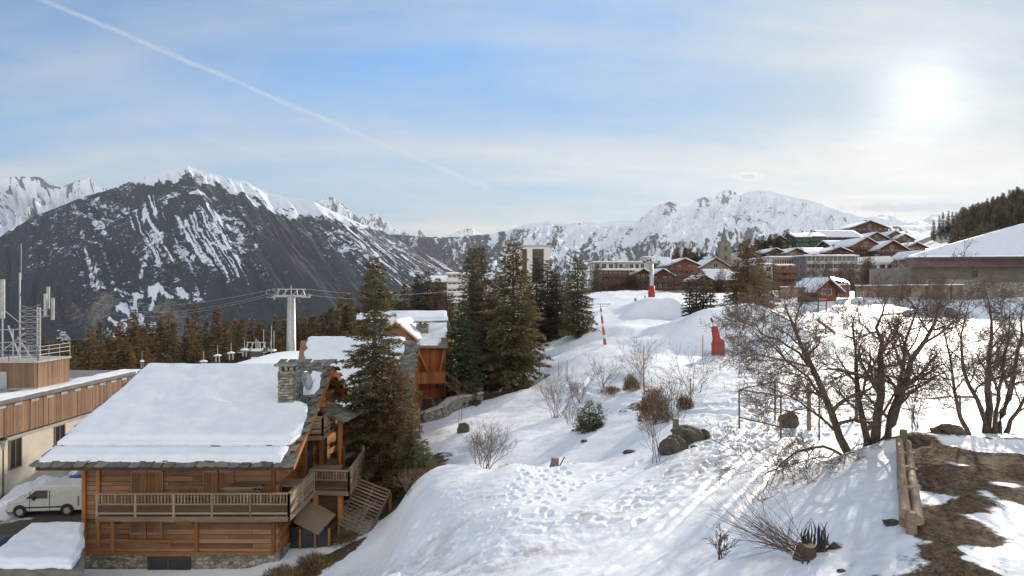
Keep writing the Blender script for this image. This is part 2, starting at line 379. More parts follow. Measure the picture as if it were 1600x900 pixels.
def bump(x, y, cx, cy, rx, ry, ang, h, p=2.0):
    c, s = math.cos(ang), math.sin(ang); u = ((x-cx)*c+(y-cy)*s)/rx; v = (-(x-cx)*s+(y-cy)*c)/ry
    return h*np.exp(-(u*u+v*v)**(p/2))
def wp(px, D): return ((px-800)/F*D, D)
def kick(x, y, px, D, wdt, lng, h):      # ski kicker: steep face to the camera, long tail behind
    cx, cy = wp(px, D); u = np.abs(x-cx)/wdt; v = y-cy
    return h*(1-sst(.25, 1.35, u))**.8*sst(-6.0, 0.0, v+u*1.6)*(1-sst(0.8, lng, v))
PATH = [wp(480, 27.5), wp(560, 24), wp(640, 20.5), wp(740, 17.3), wp(830, 16.8), wp(920, 17.2), wp(1020, 18.6), wp(1100, 21), wp(1170, 26), wp(1230, 32), wp(1250, 40)]
def pdist(x, y, pts):
    d = np.full(np.shape(x), 1e9)
    for (ax, ay), (bx, by) in zip(pts[:-1], pts[1:]):
        ex, ey = bx-ax, by-ay; t = np.clip(((x-ax)*ex+(y-ay)*ey)/(ex*ex+ey*ey), 0, 1)
        d = np.minimum(d, np.hypot(x-ax-t*ex, y-ay-t*ey))
    return d
def TZ(x, y, fine=False):
    x = np.atleast_1d(np.asarray(x, dtype=float)); y = np.atleast_1d(np.asarray(y, dtype=float)); sh = x.shape; x = x.ravel(); y = y.ravel()
    az = np.clip(np.arctan2(x, y), -0.85, 0.9); rr = np.maximum(np.hypot(x, y), 2.0); r = np.log(rr)
    z = np.empty_like(x)
    for i in range(0, len(x), 60000):
        z[i:i+60000] = _ker(az[i:i+60000], r[i:i+60000], _caz, _cr) @ _W
    z = z*rr
    z = z+kick(x, y, 1142, 79, 7.2, 16, 3.9)+kick(x, y, 1034, 112, 5.8, 14, 2.9)+kick(x, y, 1075, 73, 5.0, 9, 0.9)+kick(x, y, 945, 90, 5, 10, 0.9)
    z = z-kick(x, y, 1150, 60, 12, 16, .5)
    # bank under the trees at the left of the mound, small mounds in the near snow
    z = z+bump(x, y, *wp(640, 33), 3.0, 1.8, 0.6, 0.5)+bump(x, y, *wp(1250, 12), .9, .6, 0.3, 0.22)+bump(x, y, *wp(1350, 16.6), 2.6, 1.2, 0.2, 0.18)
    z = z+bump(x, y, *wp(1480, 16.8), 3.5, .5, 0.0, 0.22)+bump(x, y, *wp(1130, 10.6), 1.2, .8, 0.3, .25)
    amp = 0.10*sst(3, 30, rr)+0.25*sst(60, 200, rr)
    z = z+(fbm(x*.22, y*.22, 4, 2)-.5)*amp*3
    return z.reshape(sh)
def tz(x, y): return float(TZ(x, y)[0])
def G(px, D, dz=0.0):
    x, y = wp(px, D); return Vector((x, y, tz(x, y)+dz))

# polar sheet around the viewpoint out to the horizon
az = np.concatenate([np.linspace(-PI, -0.78, 46)[:-1], np.linspace(-0.78, 0.78, 1250), np.linspace(0.78, PI, 46)[1:]])
rad = [0.6]
while rad[-1] < 12000: rad.append(rad[-1]*(1.0045 if 7 < rad[-1] < 60 else 1.009 if rad[-1] < 200 else 1.04))
rad = np.array(rad)
A_, R_ = np.meshgrid(az, rad); X_ = np.sin(A_)*R_; Y_ = np.cos(A_)*R_
Z_ = TZ(X_, Y_)
# masks
near = 1-sst(55, 90, R_)
pd_ = pdist(X_, Y_, PATH)
pathm = (1-sst(0.5, 3.0, pd_+(fbm(X_*.5, Y_*.5, 3, 1)-.5)*2.2))
sidem = (1-sst(1.5, 7.5, pdist(X_, Y_, [wp(700, 27), wp(850, 24), wp(1000, 23), wp(1130, 27), wp(1300, 36), wp(1560, 40)])))
rough = (fbm(X_*2.0, Y_*2.0, 4, 5)-.5)*0.13+(fbm(X_*7, Y_*7, 3, 8)-.5)*0.05
Z_ += rough*near*np.maximum(pathm, sidem*0.55*sst(.4, .6, fbm(X_*.3, Y_*.3, 3, 9)))
Z_ += (fbm(X_*.33, Y_*.33, 4, 12)-.5)*.42*sst(24, 60, R_)*(1-sst(160, 200, R_)) + (fbm(X_*1.3, Y_*1.3, 4, 5)-.5)*.22*sst(20, 30, R_)*(1-sst(60, 110, R_))*(X_ > .27*Y_)
Z_ += (fbm(X_*1.1, Y_*1.1, 4, 11)-.5)*0.08*near + (fbm(X_*.45, Y_*.9, 3, 10)-.5)*.10*near + (fbm(X_*4, Y_*4, 3, 12)-.5)*.022*near
# drifts, ski tracks
def groove(pts, wd, dep):
    global Z_
    m = pdist(X_, Y_, pts)+(fbm(X_*.8, Y_*.8, 2, 3)-.5)*.2
    Z_ = Z_-dep*np.exp(-(m/wd)**2)*near+dep*.5*np.exp(-((m-wd*2)/wd)**2)*near
for k, off in enumerate((0, .45, 1.5, 2.0, -0.9)):
    groove([(x+off*.4, y-off) for x, y in [wp(820, 12.5), wp(930, 13.2), wp(1030, 15.2), wp(1110, 18.4), wp(1160, 22), wp(1200, 28)]], .10, .06)
groove([wp(930, 60), wp(905, 52), wp(935, 45), wp(1000, 39), wp(1080, 34), wp(1150, 31)], .25, .12)
groove([wp(890, 58), wp(960, 47), wp(1060, 38), wp(1160, 33)], .2, .10)
groove([wp(1240, 60), wp(1140, 66), wp(1040, 82), wp(960, 100)], .5, .15)
# footprints
rs = np.random.RandomState(3); NF = []
def walk(pts, n, wob=.12, step=.62):
    for (ax, ay), (bx, by) in zip(pts[:-1], pts[1:]):
        L = math.hypot(bx-ax, by-ay); k = int(L/step)
        for i in range(k):
            t = i/k; s = (i % 2)*2-1; dx_, dy_ = (bx-ax)/L, (by-ay)/L
            NF.append((ax+(bx-ax)*t-dy_*s*.13+rs.randn()*wob, ay+(by-ay)*t+dx_*s*.13+rs.randn()*wob, math.atan2(dy_, dx_)+rs.randn()*.25))
for off in (0, .5, -.45, 1.1):
    walk([(wp(a, b)[0]+off, wp(a, b)[1]+rs.randn()*.2) for a, b in ((845, 27.5), (825, 24), (815, 21), (800, 19), (770, 18))], 1)
walk([wp(700, 26), wp(760, 23), wp(800, 21.5), wp(900, 22), wp(960, 25)], 1)
walk([wp(690, 23), wp(740, 21), wp(700, 19.5), wp(640, 21)], 1); walk([wp(630, 26), wp(690, 23.5), wp(730, 25)], 1)
for a in range(4): walk([(wp(u, v)[0]+rs.randn()*1.1, wp(u, v)[1]+rs.randn()*.9) for u, v in ((540, 24.5), (700, 18.3), (850, 16.8), (1000, 18.4), (1110, 21.5), (1180, 27), (1240, 36))], 1, .3)
for a in range(3): walk([(wp(u, v)[0]+rs.randn()*1.8, wp(u, v)[1]+rs.randn()*1.5) for u, v in ((1110, 22), (1220, 26), (1400, 30), (1600, 34))], 1, .35)
for a in range(3): walk([(wp(u, v)[0]+rs.randn()*.8, wp(u, v)[1]+rs.randn()*.8) for u, v in ((960, 24.5), (1040, 25), (1150, 30), (1180, 40))], 1, .3)
for fx, fy, fa in NF:
    r0 = math.hypot(fx, fy); a0 = math.atan2(fx, fy)
    i0, i1 = np.searchsorted(rad, [r0-.7, r0+.7]); j0, j1 = np.searchsorted(az, [a0-.7/r0, a0+.7/r0])
    sx = X_[i0:i1, j0:j1]-fx; sy = Y_[i0:i1, j0:j1]-fy; c, s = math.cos(fa), math.sin(fa)
    q = np.sqrt(((sx*c+sy*s)/.20)**2+((-sx*s+sy*c)/.11)**2)
    dp = .05+.055*rs.rand(); q = q*(.8+.45*rs.rand())
    Z_[i0:i1, j0:j1] += -dp*(1-sst(.55, 1.25, q))+.015*np.exp(-((q-1.5)/.35)**2)
# bare ground masks: B1 dirt at the right, B2 verge by the chalet, B3 road
def pxD(X, Y):
    Ys = np.maximum(Y, 0.5); return 800+X/Ys*F, Y
PX, DD = pxD(X_, Y_)
nz = fbm(X_*.9, Y_*.9, 4, 4); nz2 = fbm(X_*2.5, Y_*2.5, 4, 6)
fl = 6.0+(Y_-10)*0.567                      # the log rail
right = sst(-0.25, .35, X_-fl-.05+(nz-.5)*.8)*sst(9.2, 10.6, Y_+(nz-.5)*2+X_*0.0)*(1-sst(16.6, 17.6, Y_+(nz2-.5)*1.2))*(Y_ > 1)
low = sst(.3, 1.2, X_-2.7-(9.8-Y_)*.6+(nz-.5)*1.6)*(1-sst(9.2, 10.4, Y_+(nz-.5)*1.6-(X_-6)*.8))*(Y_ > 1)
patch = sst(0.50, 0.60, fbm(X_*.55+3, Y_*.30, 4, 13))*sst(6.8, 8.2, X_-(Y_-10)*.45)
swath = np.exp(-((X_-7.3-(12-Y_)*.2)/.45)**2)*sst(.35, .5, nz)*(Y_ < 14)
dirt = np.clip(np.maximum(right, low*sst(.40, .55, nz+.1*nz2))-0.95*patch-.8*swath, 0, 1)
rim = sst(16.3, 16.8, Y_)*(1-sst(17.3, 18.0, Y_))*sst(8.9, 9.6, X_)*sst(.3, .5, nz2); dirt = np.maximum(dirt, rim*.9)
verge = np.maximum(bump(X_, Y_, *wp(600, 42), 4.0, 3.4, 0, 1.5, 4), bump(X_, Y_, *wp(500, 31.2), 2.6, .8, 0.9, 1.5, 4))
verge = np.maximum(verge, bump(X_, Y_, *wp(455, 29.6), 1.4, .6, 0.4, 1.4, 4))
verge = np.maximum(verge, bump(X_, Y_, *wp(630, 37), 2.0, 2.2, 0, 1.3, 4))
verge = np.maximum(verge, bump(X_, Y_, *wp(785, 64.5), 3.4, 2.2, 0, 1.35, 4))
verge = np.clip(verge*sst(.25, .6, nz+.15), 0, 1)*(Y_ > 1)
wooded = sst(.33, .5, fbm(X_*.12, Y_*.12, 3, 3))*sst(88, 100, Y_)*(1-sst(620, 700, PX))*(R_ < 2500)
verge = np.maximum(verge, wooded*.8)
dirt = np.maximum(dirt, verge)
gr = pathm*sst(.5, .62, nz)*near*.55+np.clip(sidem*near*sst(.62, .75, nz)*.25, 0, 1)+.35*(1-sst(.3, .9, np.abs(X_-fl+.6)))*(Y_ > 8)*(Y_ < 11)*nz2
scr = sst(.52, .62, fbm(X_*.7, Y_*.35, 4, 14))*np.exp(-((X_-wp(1010, 40)[0])/4.5)**2-((Y_-41)/5)**2)
dirt = np.clip(np.maximum(dirt, scr*.6), 0, 1)
far = sst(172, 182, Y_)*(PX > 860)*(1-sst(1405, 1425, PX)*(Y_ > 300))*sst(.36, .5, fbm(X_*.05, Y_*.05, 3, 2))
dirt = np.maximum(dirt, far*.75*(R_ < 700))
Z_ += dirt*(nz2-.5)*.10*near-right*.03
# cars' yard is cut level
yard = sst(-40, -38, X_)*(1-sst(-13, -11.5, X_))*sst(24, 27, Y_)*(1-sst(64, 70, Y_))
Z_ = Z_*(1-yard)+(-13.45+(fbm(X_*.3, Y_*.3, 3, 2)-.5)*.06)*yard
V = np.stack([X_, Y_, Z_], -1).reshape(-1, 3); FC = gridfaces(len(rad), len(az))
V = np.concatenate([V, [[0, 0, Z_[0].mean()]]])
def m_ground(t):
    a = t.node('ShaderNodeVertexColor', layer_name='mask').outputs[0]; r, g, b = t.node('ShaderNodeSeparateColor', {0: a}).outputs
    n1 = t.noise(t.co, 2.2, 10, 0.74); n2 = t.noise(t.co, 0.8, 4); n3 = t.noise(t.co, 14, 4, .7); n4 = t.noise(t.co, .25, 4)
    snow = t.mix(t.mr(n2, 0.3, 0.7), (0.82, 0.85, 0.90), (0.90, 0.92, 0.95))
    grime = t.m('MULTIPLY', g, t.mr(n1, 0.42, 0.62)); snow = t.mix(grime, snow, (0.42, 0.33, 0.23))
    dirtc = t.mix(t.mr(t.noise(t.co, 9, 6, .75), 0.35, 0.65), (0.022, 0.015, 0.010), (0.17, 0.11, 0.062))
    dirtc = t.mix(t.mr(n3, 0.55, 0.75, 0, .7), dirtc, (0.30, 0.22, 0.14)); dirtc = t.mix(t.mr(t.noise(t.co, 26, 4, .7), .60, .70, 0, .5), dirtc, (.6, .6, .6))
    k = t.m('ADD', r, t.m('MULTIPLY', t.m('SUBTRACT', n1, 0.5), 1.6))
    k = t.m('ADD', k, t.m('MULTIPLY', t.m('SUBTRACT', n3, .5), .5)); k = t.mr(k, 0.40, 0.60); k = t.m('MULTIPLY', k, t.mr(r, 0.02, 0.12))
    c = t.mix(k, snow, dirtc)
    hgt = t.m('ADD', t.m('MULTIPLY', t.noise(t.co, 2.2, 5, .6), t.mr(g, 0, .3, .5, 1.0)), t.m('MULTIPLY', n3, .12))
    hgt = t.m('SUBTRACT', hgt, t.m('MULTIPLY', k, .25))
    t.setc(c, t.mr(k, 0, 1, .55, .95), hgt, 0.55, 0.09)
    t.b.inputs['Specular IOR Level'].default_value = 0.12
GROUND = mat('ground_snow', m_ground)
mk = np.stack([dirt, gr, dirt*0], -1).reshape(-1, 3); mk = np.concatenate([mk, [[0, 0, 0]]])
isd = (dirt > .22)&(X_ > 2)&(Y_ < 18.5)&(Y_ > 1); fr = isd[:-1, :-1].ravel()
def submesh(name, sel):
    f_ = FC[sel]; u, inv = np.unique(f_, return_inverse=True)
    o = npmesh(name, V[u], inv.reshape(-1, 4), GROUND); attr(o.data, 'mask', mk[u]); tag(o, kind='structure'); return o
submesh('ground', ~fr); submesh('dirt_path', fr)
del A_, R_, pd_, sidem, rough, nz, nz2

# yard road: asphalt with thin snow
def m_road(t):
    n = t.noise(t.co, .45, 6, .62); n2 = t.noise(t.co, 6, 4)
    asph = t.mix(n2, (0.045, 0.038, 0.032), (0.12, 0.10, 0.085))
    x, y, z = t.sep(t.co)
    k = t.mr(t.m('ADD', n, t.mr(x, -33.5, -26.5, .25, -.12)), .55, .64)
    t.setc(t.mix(k, asph, (0.78, 0.80, 0.84)), .85, n, .4, .03)
gx, gy = np.meshgrid(np.linspace(-39, -21.2, 60), np.linspace(26, 66, 80))
gz = -13.45+(fbm(gx*.3, gy*.3, 3, 2)-.5)*.06+.012
ro = npmesh('road', np.stack([gx, gy, gz], -1).reshape(-1, 3), gridfaces(80, 60), mat('asphalt', m_road)); tag(ro, kind='structure')

# ================================================================ MOUNTAINS
def cr(xs, pts):
    pts = np.array(pts, dtype=float); t = np.linspace(0, 1, len(pts))
    d = np.cumsum(np.concatenate([[0], np.hypot(np.diff(pts[:, 0]), np.diff(pts[:, 1]))])); d /= d[-1]
    return np.stack([np.interp(xs, d, pts[:, k]) for k in range(pts.shape[1])], -1)
def m_mount(name, forest, rock, snowc, sc):
    def fn(t):
        a = t.node('ShaderNodeVertexColor', layer_name='mask').outputs[0]; r, g, b = t.node('ShaderNodeSeparateColor', {0: a}).outputs
        co = t.vm('SCALE', t.co); co.node.inputs[3].default_value = sc
        n1 = t.noise(co, .9, 4, .6); n2 = t.noise(co, 3.2, 3, .7)
        st = t.vm('MULTIPLY', co, (1.6, 1.6, .35)); n3 = t.noise(st, 1.6, 4, .65)
        fo = t.mix(t.mr(n2, .35, .65), tuple(c*.55 for c in forest), tuple(min(1, c*1.6) for c in forest))
        rk = t.mix(t.mr(n3, .3, .7), tuple(c*.5 for c in rock), tuple(c*1.5 for c in rock))
        nn = t.m('ADD', t.m('MULTIPLY', t.m('SUBTRACT', n1, .5), .9), t.m('MULTIPLY', t.m('SUBTRACT', n2, .5), 1.0))
        ks = t.mr(t.m('ADD', r, nn), .44, .56)
        kr = t.mr(t.m('ADD', g, t.m('MULTIPLY', nn, .9)), .42, .56)
        c = t.mix(kr, t.mix(ks, fo, snowc), rk)
        t.setc(c, .9, n2, .35, 6.0)
        t.b.inputs['Specular IOR Level'].default_value = 0.1
    return mat(name, fn)
def mountain(name, ridge, foot, masks, m, nu=700, nv=260, jag=6, prof=1.0, gul=(60, 14, 2), back=900, seed=0, warp=.02):
    """ridge / foot: (px, py, distance) seen from the view; a real slope runs from the ridge to the foot, with a back side"""
    u = np.linspace(0, 1, nu); r = cr(u, ridge); fo = cr(u, foot)
    r[:, 1] += (fbm(u*70, u*0+seed, 4, seed, .6)-.5)*jag*2
    tow = lambda q: np.stack([(q[..., 0]-800)/F*q[..., 2], q[..., 2], -(q[..., 1]-450)/F*q[..., 2]], -1)
    rw, fw = tow(r), tow(fo)
    v = np.concatenate([[-1, -.6, -.3, -.1], np.linspace(0, 1, nv)])
    U, Vg = np.meshgrid(u, v); vp = np.clip(Vg, 0, 1)
    Pm = rw[None]*(1-vp[..., None])+fw[None]*vp[..., None]
    Pm[..., 2] = rw[None, :, 2]+(fw[None, :, 2]-rw[None, :, 2])*vp**prof
    bk = np.clip(-Vg, 0, 1); Pm[..., 1] += bk*back; Pm[..., 0] *= (1+bk*back/np.maximum(Pm[..., 1], 1)*1.0); Pm[..., 2] -= bk*back*.7
    ga, gf, gv = gul
    uw = U+warp*(fbm(U*6, Vg*3, 3, seed+1)-.5)*2*sst(0, .4, vp)
    rid = 1-np.abs(2*fbm(uw*gf*1.0, vp*gv, 4, seed+2, .55)-1)          # 1 on gully lines
    win = sst(0, .06, vp)*(1-.6*sst(.85, 1, vp))
    n_ = fbm(U*gf*2.6, vp*gv*5, 5, seed+3, .6)
    dz = (-ga*(sst(.75, 1.0, rid))+ga*1.1*(fbm(uw*gf*.55, vp*gv, 3, seed+4)-.5)*2+ga*.9*(n_-.5)*2)*win
    Pm[..., 2] += dz; Pm[..., 1] -= dz*.6
    global RPX; RPX = np.broadcast_to(r[:, 0][None], U.shape)
    mk_ = masks(uw, vp, rid, n_, Pm[..., 2], U, dz/ga)
    o = npmesh(name, Pm.reshape(-1, 3), gridfaces(len(v), nu), m); attr(o.data, 'mask', np.clip(np.stack([k.ravel()*1.0 for k in mk_], -1), 0, 1))
    return tag(o, kind='structure')
MM1 = m_mount('mountain_forest', (0.020, 0.024, 0.033), (0.15, 0.13, 0.12), (0.76, 0.80, 0.87), .02)
MM2 = m_mount('mountain_snow', (0.050, 0.052, 0.060), (0.16, 0.15, 0.15), (0.82, 0.85, 0.90), .012)
# big dark wooded mountain on the left
rg = [(-330,520,4300),(-150,452,4400),(0,368,4500),(60,335,4600),(130,308,4700),(180,293,4800),(235,272,4900),(262,264,4950),(292,258,5000),(318,268,5000),(345,275,5000),(385,284,5000),(410,298,5000),(440,308,5000),(490,315,5000),(520,330,5100),(560,348,5200),(600,362,5400),(640,385,5600),(690,412,5800),(760,450,6000)]
ft = [(240+(a-292)*(1.25 if a < 292 else 2.1), 600, 2300) for a, b, c in rg]
def mk1(u, v, rid, n, z, U, dz):
    px = RPX; I = lambda xs, ys: np.interp(px, xs, ys)
    patch = fbm(u*22, v*6, 4, 7); fine = fbm(u*150, v*22, 3, 2, .6)
    line = I([150, 200, 235, 265, 300, 345, 385, 420, 470, 520, 560, 610], [-.02, .03, .06, .09, .11, .13, .17, .17, .14, .10, .05, -.02])
    top = 1-sst(-.035, .035, v-line+(patch-.5)*.10+(fine-.5)*.06)
    uu = u+.007*(fbm(u*35, v*7, 3, 12)-.5)+.004*(fbm(u*120, v*30, 2, 1)-.5)
    c1 = 1-np.abs(2*fbm(uu*70, v*.9+3, 2, 5, .5)-1); c2 = 1-np.abs(2*fbm(uu*140, v*2.0, 2, 9, .5)-1)
    gate = sst(.44, .58, fbm(u*30+9, v*5, 4, 10))
    cou = np.maximum(sst(.86, .97, c1)*(.40+.45*gate), sst(.78, .93, c2)*(.42+.45*gate))
    blot = sst(.52, .62, fbm(uu*120, v*24, 4, 14, .6))*sst(.42, .55, patch)
    zone = sst(.04, .10, v-np.maximum(line, 0))*(1-sst(.60, .74, v+(patch-.5)*.3))
    lft = I([60, 130, 350, 375, 400, 440, 470, 640, 700], [0, 1, 1, .25, .3, .8, 1, 1, .5]); rt = I([400, 470, 560, 640, 760], [0, .55, .75, .6, .3])
    snow = np.maximum(top*(.95-.75*sst(.48, .62, fine)*sst(-.04, .03, v-line*.6)), cou*zone*lft*.78*(.75+.5*fine))
    snow = np.maximum(snow, blot*zone*lft*.56); snow = np.maximum(snow, rt*(1-sst(.5, .85, v))*(.24+.25*sst(.45, .6, fine)+.45*sst(.80, .95, c2)))
    scrub = np.exp(-((px-150)/110)**2)*sst(.62, .68, v)
    snow = np.maximum(snow, scrub*sst(.50, .6, patch)*(.35+.6*sst(.4, .6, fine)))
    snow = np.maximum(snow, .14+.15*sst(.45, .7, patch)+.17*sst(.48, .65, fine)*(1-v))
    rock = top*sst(.52, .66, n)*.5*sst(0, .1, v+.05)+scrub*.62*sst(.35, .5, 1-patch)+.5*np.exp(-((px-560)/45)**2)*sst(.08, .16, v)*(1-sst(.4, .6, v))*sst(.48, .6, patch)
    return snow, rock, v*0
mountain('mountain', rg, ft, mk1, MM1, 1100, 460, jag=1.4, prof=.92, gul=(20, 30, 1.2), seed=1, warp=.009)
# far side of the valley, centre
rg = [(470,362,7400),(560,362,7400),(600,366,7300),(650,369,7200),(700,371,7000),(760,366,7000),(800,359,7000),(870,353,7000),(950,352,7200),(1020,356,7400)]
ft = [(a-30, 490, 4200) for a, b, c in rg]
def mk2(u, v, rid, n, z, U, dz):
    gl = fbm(u*40, v*2+u*18, 4, 3, .6); r = sst(.5, .75, U)
    fine = fbm(u*120, v*16, 3, 2, .6); gl = gl*.6+fine*.4
    snow = .20+.18*sst(.4, .6, gl)*sst(.15, .4, U)+.38*r*sst(.3, .6, gl)*(1-.5*v)+r*.25*(1-sst(0, .4, v))-.2*sst(.5, .8, v)
    snow = snow+.25*sst(.55, .65, gl)*sst(.1, .3, U)
    return snow, .10+.25*np.exp(-((U-.33)/.12)**2)*sst(.4, .6, gl), v*0
mountain('mountain', rg, ft, mk2, MM1, 500, 180, jag=1.5, gul=(45, 16, 3), seed=3)
def mks(treeline=.5, dens=.5, rockd=.5):
    def f(u, v, rid, n, z, U, dz):
        w_ = u+.25*v*0+.02*(fbm(u*18, v*5, 3, 8)-.5)
        p = fbm(w_*26, v*7, 4, 6, .6); st = fbm(w_*70+v*16, v*5, 3, 2, .6); st2 = fbm(w_*60-v*22, v*6, 4, 13, .6); fi = fbm(w_*170, v*34, 3, 4, .65)
        rock = rockd*(1.15*sst(.5, .62, n)*np.exp(-v*6.5)*(.4+.9*fi)+.75*sst(.60, .68, st2*.6+fi*.4)*np.exp(-v*1.8)+.6*sst(.60, .68, st*.7+fi*.3)*(1-v*.6))
        tr = sst(treeline-.12, treeline+.2, v+(p-.5)*.5)*dens
        return .86-tr*sst(.44, .56, p*.25+st*.25+fi*.5)*1.0-.12*tr-.25*sst(.6, .7, fi), rock, v*0
    return f
# right hand massif
rg = [(740,372,8200),(790,362,8000),(818,352,7900),(860,345,7800),(880,350,7700),(915,347,7600),(935,350,7500),(965,346,7400),(998,345,7200),(1015,330,7000),(1030,320,6900),(1047,315,6800),(1062,321,6800),(1078,322,7000),(1088,312,7200),(1100,308,7300),(1116,311,7400),(1122,300,7450),(1133,296,7500),(1146,299,7500),(1156,306,7500),(1168,300,7500),(1188,297,7400),(1212,301,7300),(1230,306,7200),(1262,312,7000),(1290,322,6800),(1315,331,6600),(1345,339,6400),(1400,345,6200),(1450,352,6000)]
ft = [(820+(a-820)*.95, 455, 3800) for a, b, c in rg]
_m6 = mks(.42, .75, .45)
def mk6(u, v, rid, n, z, U, dz):
    a, b_, c = _m6(u, v, rid, n, z, U, dz); px = RPX; fi = fbm(u*120, v*26, 4, 4, .65); g_ = lambda c0, w0, v0, v1: np.exp(-((px-c0)/w0)**2)*(1-sst(v0, v1, v))
    blob = np.maximum.reduce([g_(1134, 17, .05, .24), g_(1098, 16, .04, .15), g_(1046, 24, .05, .16), g_(1190, 20, .0, .07)*.8, g_(1228, 14, .0, .05)*.7, g_(1300, 26, .02, .14)*.6])
    diag = np.exp(-((v-.30-(px-1180)*.0012)/.035)**2)*np.exp(-((px-1165)/45)**2)+np.exp(-((v-.18+(px-1200)*.0009)/.018)**2)*np.exp(-((px-1210)/60)**2)
    for c0 in (1005, 1030, 1052): diag = diag+np.exp(-((px-c0-(v-.45)*120)/3.5)**2)*sst(.38, .45, v)*(1-sst(.75, .85, v))
    return a+.05, np.maximum(b_*.8, blob*(.02+.95*fi))+diag*(.15+.6*fi), c
mountain('mountain', rg, ft, mk6, MM2, 1000, 320, jag=1.5, prof=.78, gul=(50, 26, 3.4), seed=5, warp=.03)
rg = [(-300,330,9000),(-120,300,9000),(0,278,9000),(35,275,9000),(60,276,9000),(78,287,8900),(95,292,8900),(112,286,9100),(138,277,9100),(150,289,9000),(172,297,8900),(215,303,8800),(300,320,8600)]
ft = [(a-60, 440, 5600) for a, b, c in rg]
mountain('mountain', rg, ft, mks(.9, .2, 1.0), MM2, 600, 200, jag=2.5, prof=.85, gul=(170, 16, 2.5), seed=7, back=1500)
rg = [(430,345,10500),(480,322,10500),(500,311,10500),(520,308,10500),(532,318,10400),(545,328,10300),(562,342,10200),(578,334,10200),(588,333,10200),(600,346,10100),(612,356,10000),(640,366,10000),(690,385,10000)]
ft = [(a-20, 440, 7600) for a, b, c in rg]
mountain('mountain', rg, ft, mks(.9, .2, 1.0), MM2, 500, 140, jag=2.0, prof=.85, gul=(150, 12, 2.5), seed=9, back=1500)
rg = [(670,385,12000),(700,368,12000),(722,358,12000),(738,357,12000),(750,365,12000),(800,380,12000)]
mountain('mountain', rg, [(a, 420, 9500) for a, b, c in rg], mks(.9, .2, .5), MM2, 200, 60, jag=1.0, gul=(60, 8, 2.5), seed=2)
rg = [(1260,360,8000),(1340,344,8000),(1375,335,8000),(1388,334,8000),(1400,341,8000),(1440,345,8200),(1455,335,8400),(1475,331,8500),(1500,338,8500),(1580,350,8500),(1700,352,8500)]
mountain('mountain', rg, [(a, 420, 5000) for a, b, c in rg], mks(.9, .3, .2), MM2, 400, 80, jag=.8, gul=(40, 12, 2.5), seed=4)
# pistes behind the village
rg = [(1060,420,2400),(1120,398,2400),(1180,378,2400),(1250,365,2400),(1310,356,2400),(1380,352,2400),(1450,352,2400),(1500,358,2400),(1600,372,2300),(1750,390,2200)]
def mk3(u, v, rid, n, z, U, dz):
    p = fbm(U*30, v*5, 4, 3); return .9-.75*sst(.42, .55, p)*(1-sst(.4, .62, U)), v*0, v*0
mountain('hillside', rg, [(a, 470, 900) for a, b, c in rg], mk3, MM2, 400, 100, jag=.6, gul=(10, 12, 2.5), seed=6)
# wooded hill at the right
rgh = [(1380,392,560),(1440,374,560),(1475,362,560),(1500,354,550),(1530,342,540),(1570,328,530),(1600,318,520),(1700,290,500),(1850,270,480)]
fth = [(a, 430, 300) for a, b, c in rgh]
hill = mountain('hillside', rgh, fth, lambda u, v, rid, n, z, U, dz: (v*0+.25+.6*sst(.55, .62, fbm(U*9, v*4, 3, 2))*(U < .22), v*0+.0, v*0), m_mount('hill_floor', (0.035, 0.030, 0.026), (0.10, 0.09, 0.08), (0.80, 0.83, 0.88), .2), 160, 60, jag=1.0, gul=(1.5, 8, 2), seed=8, back=150)
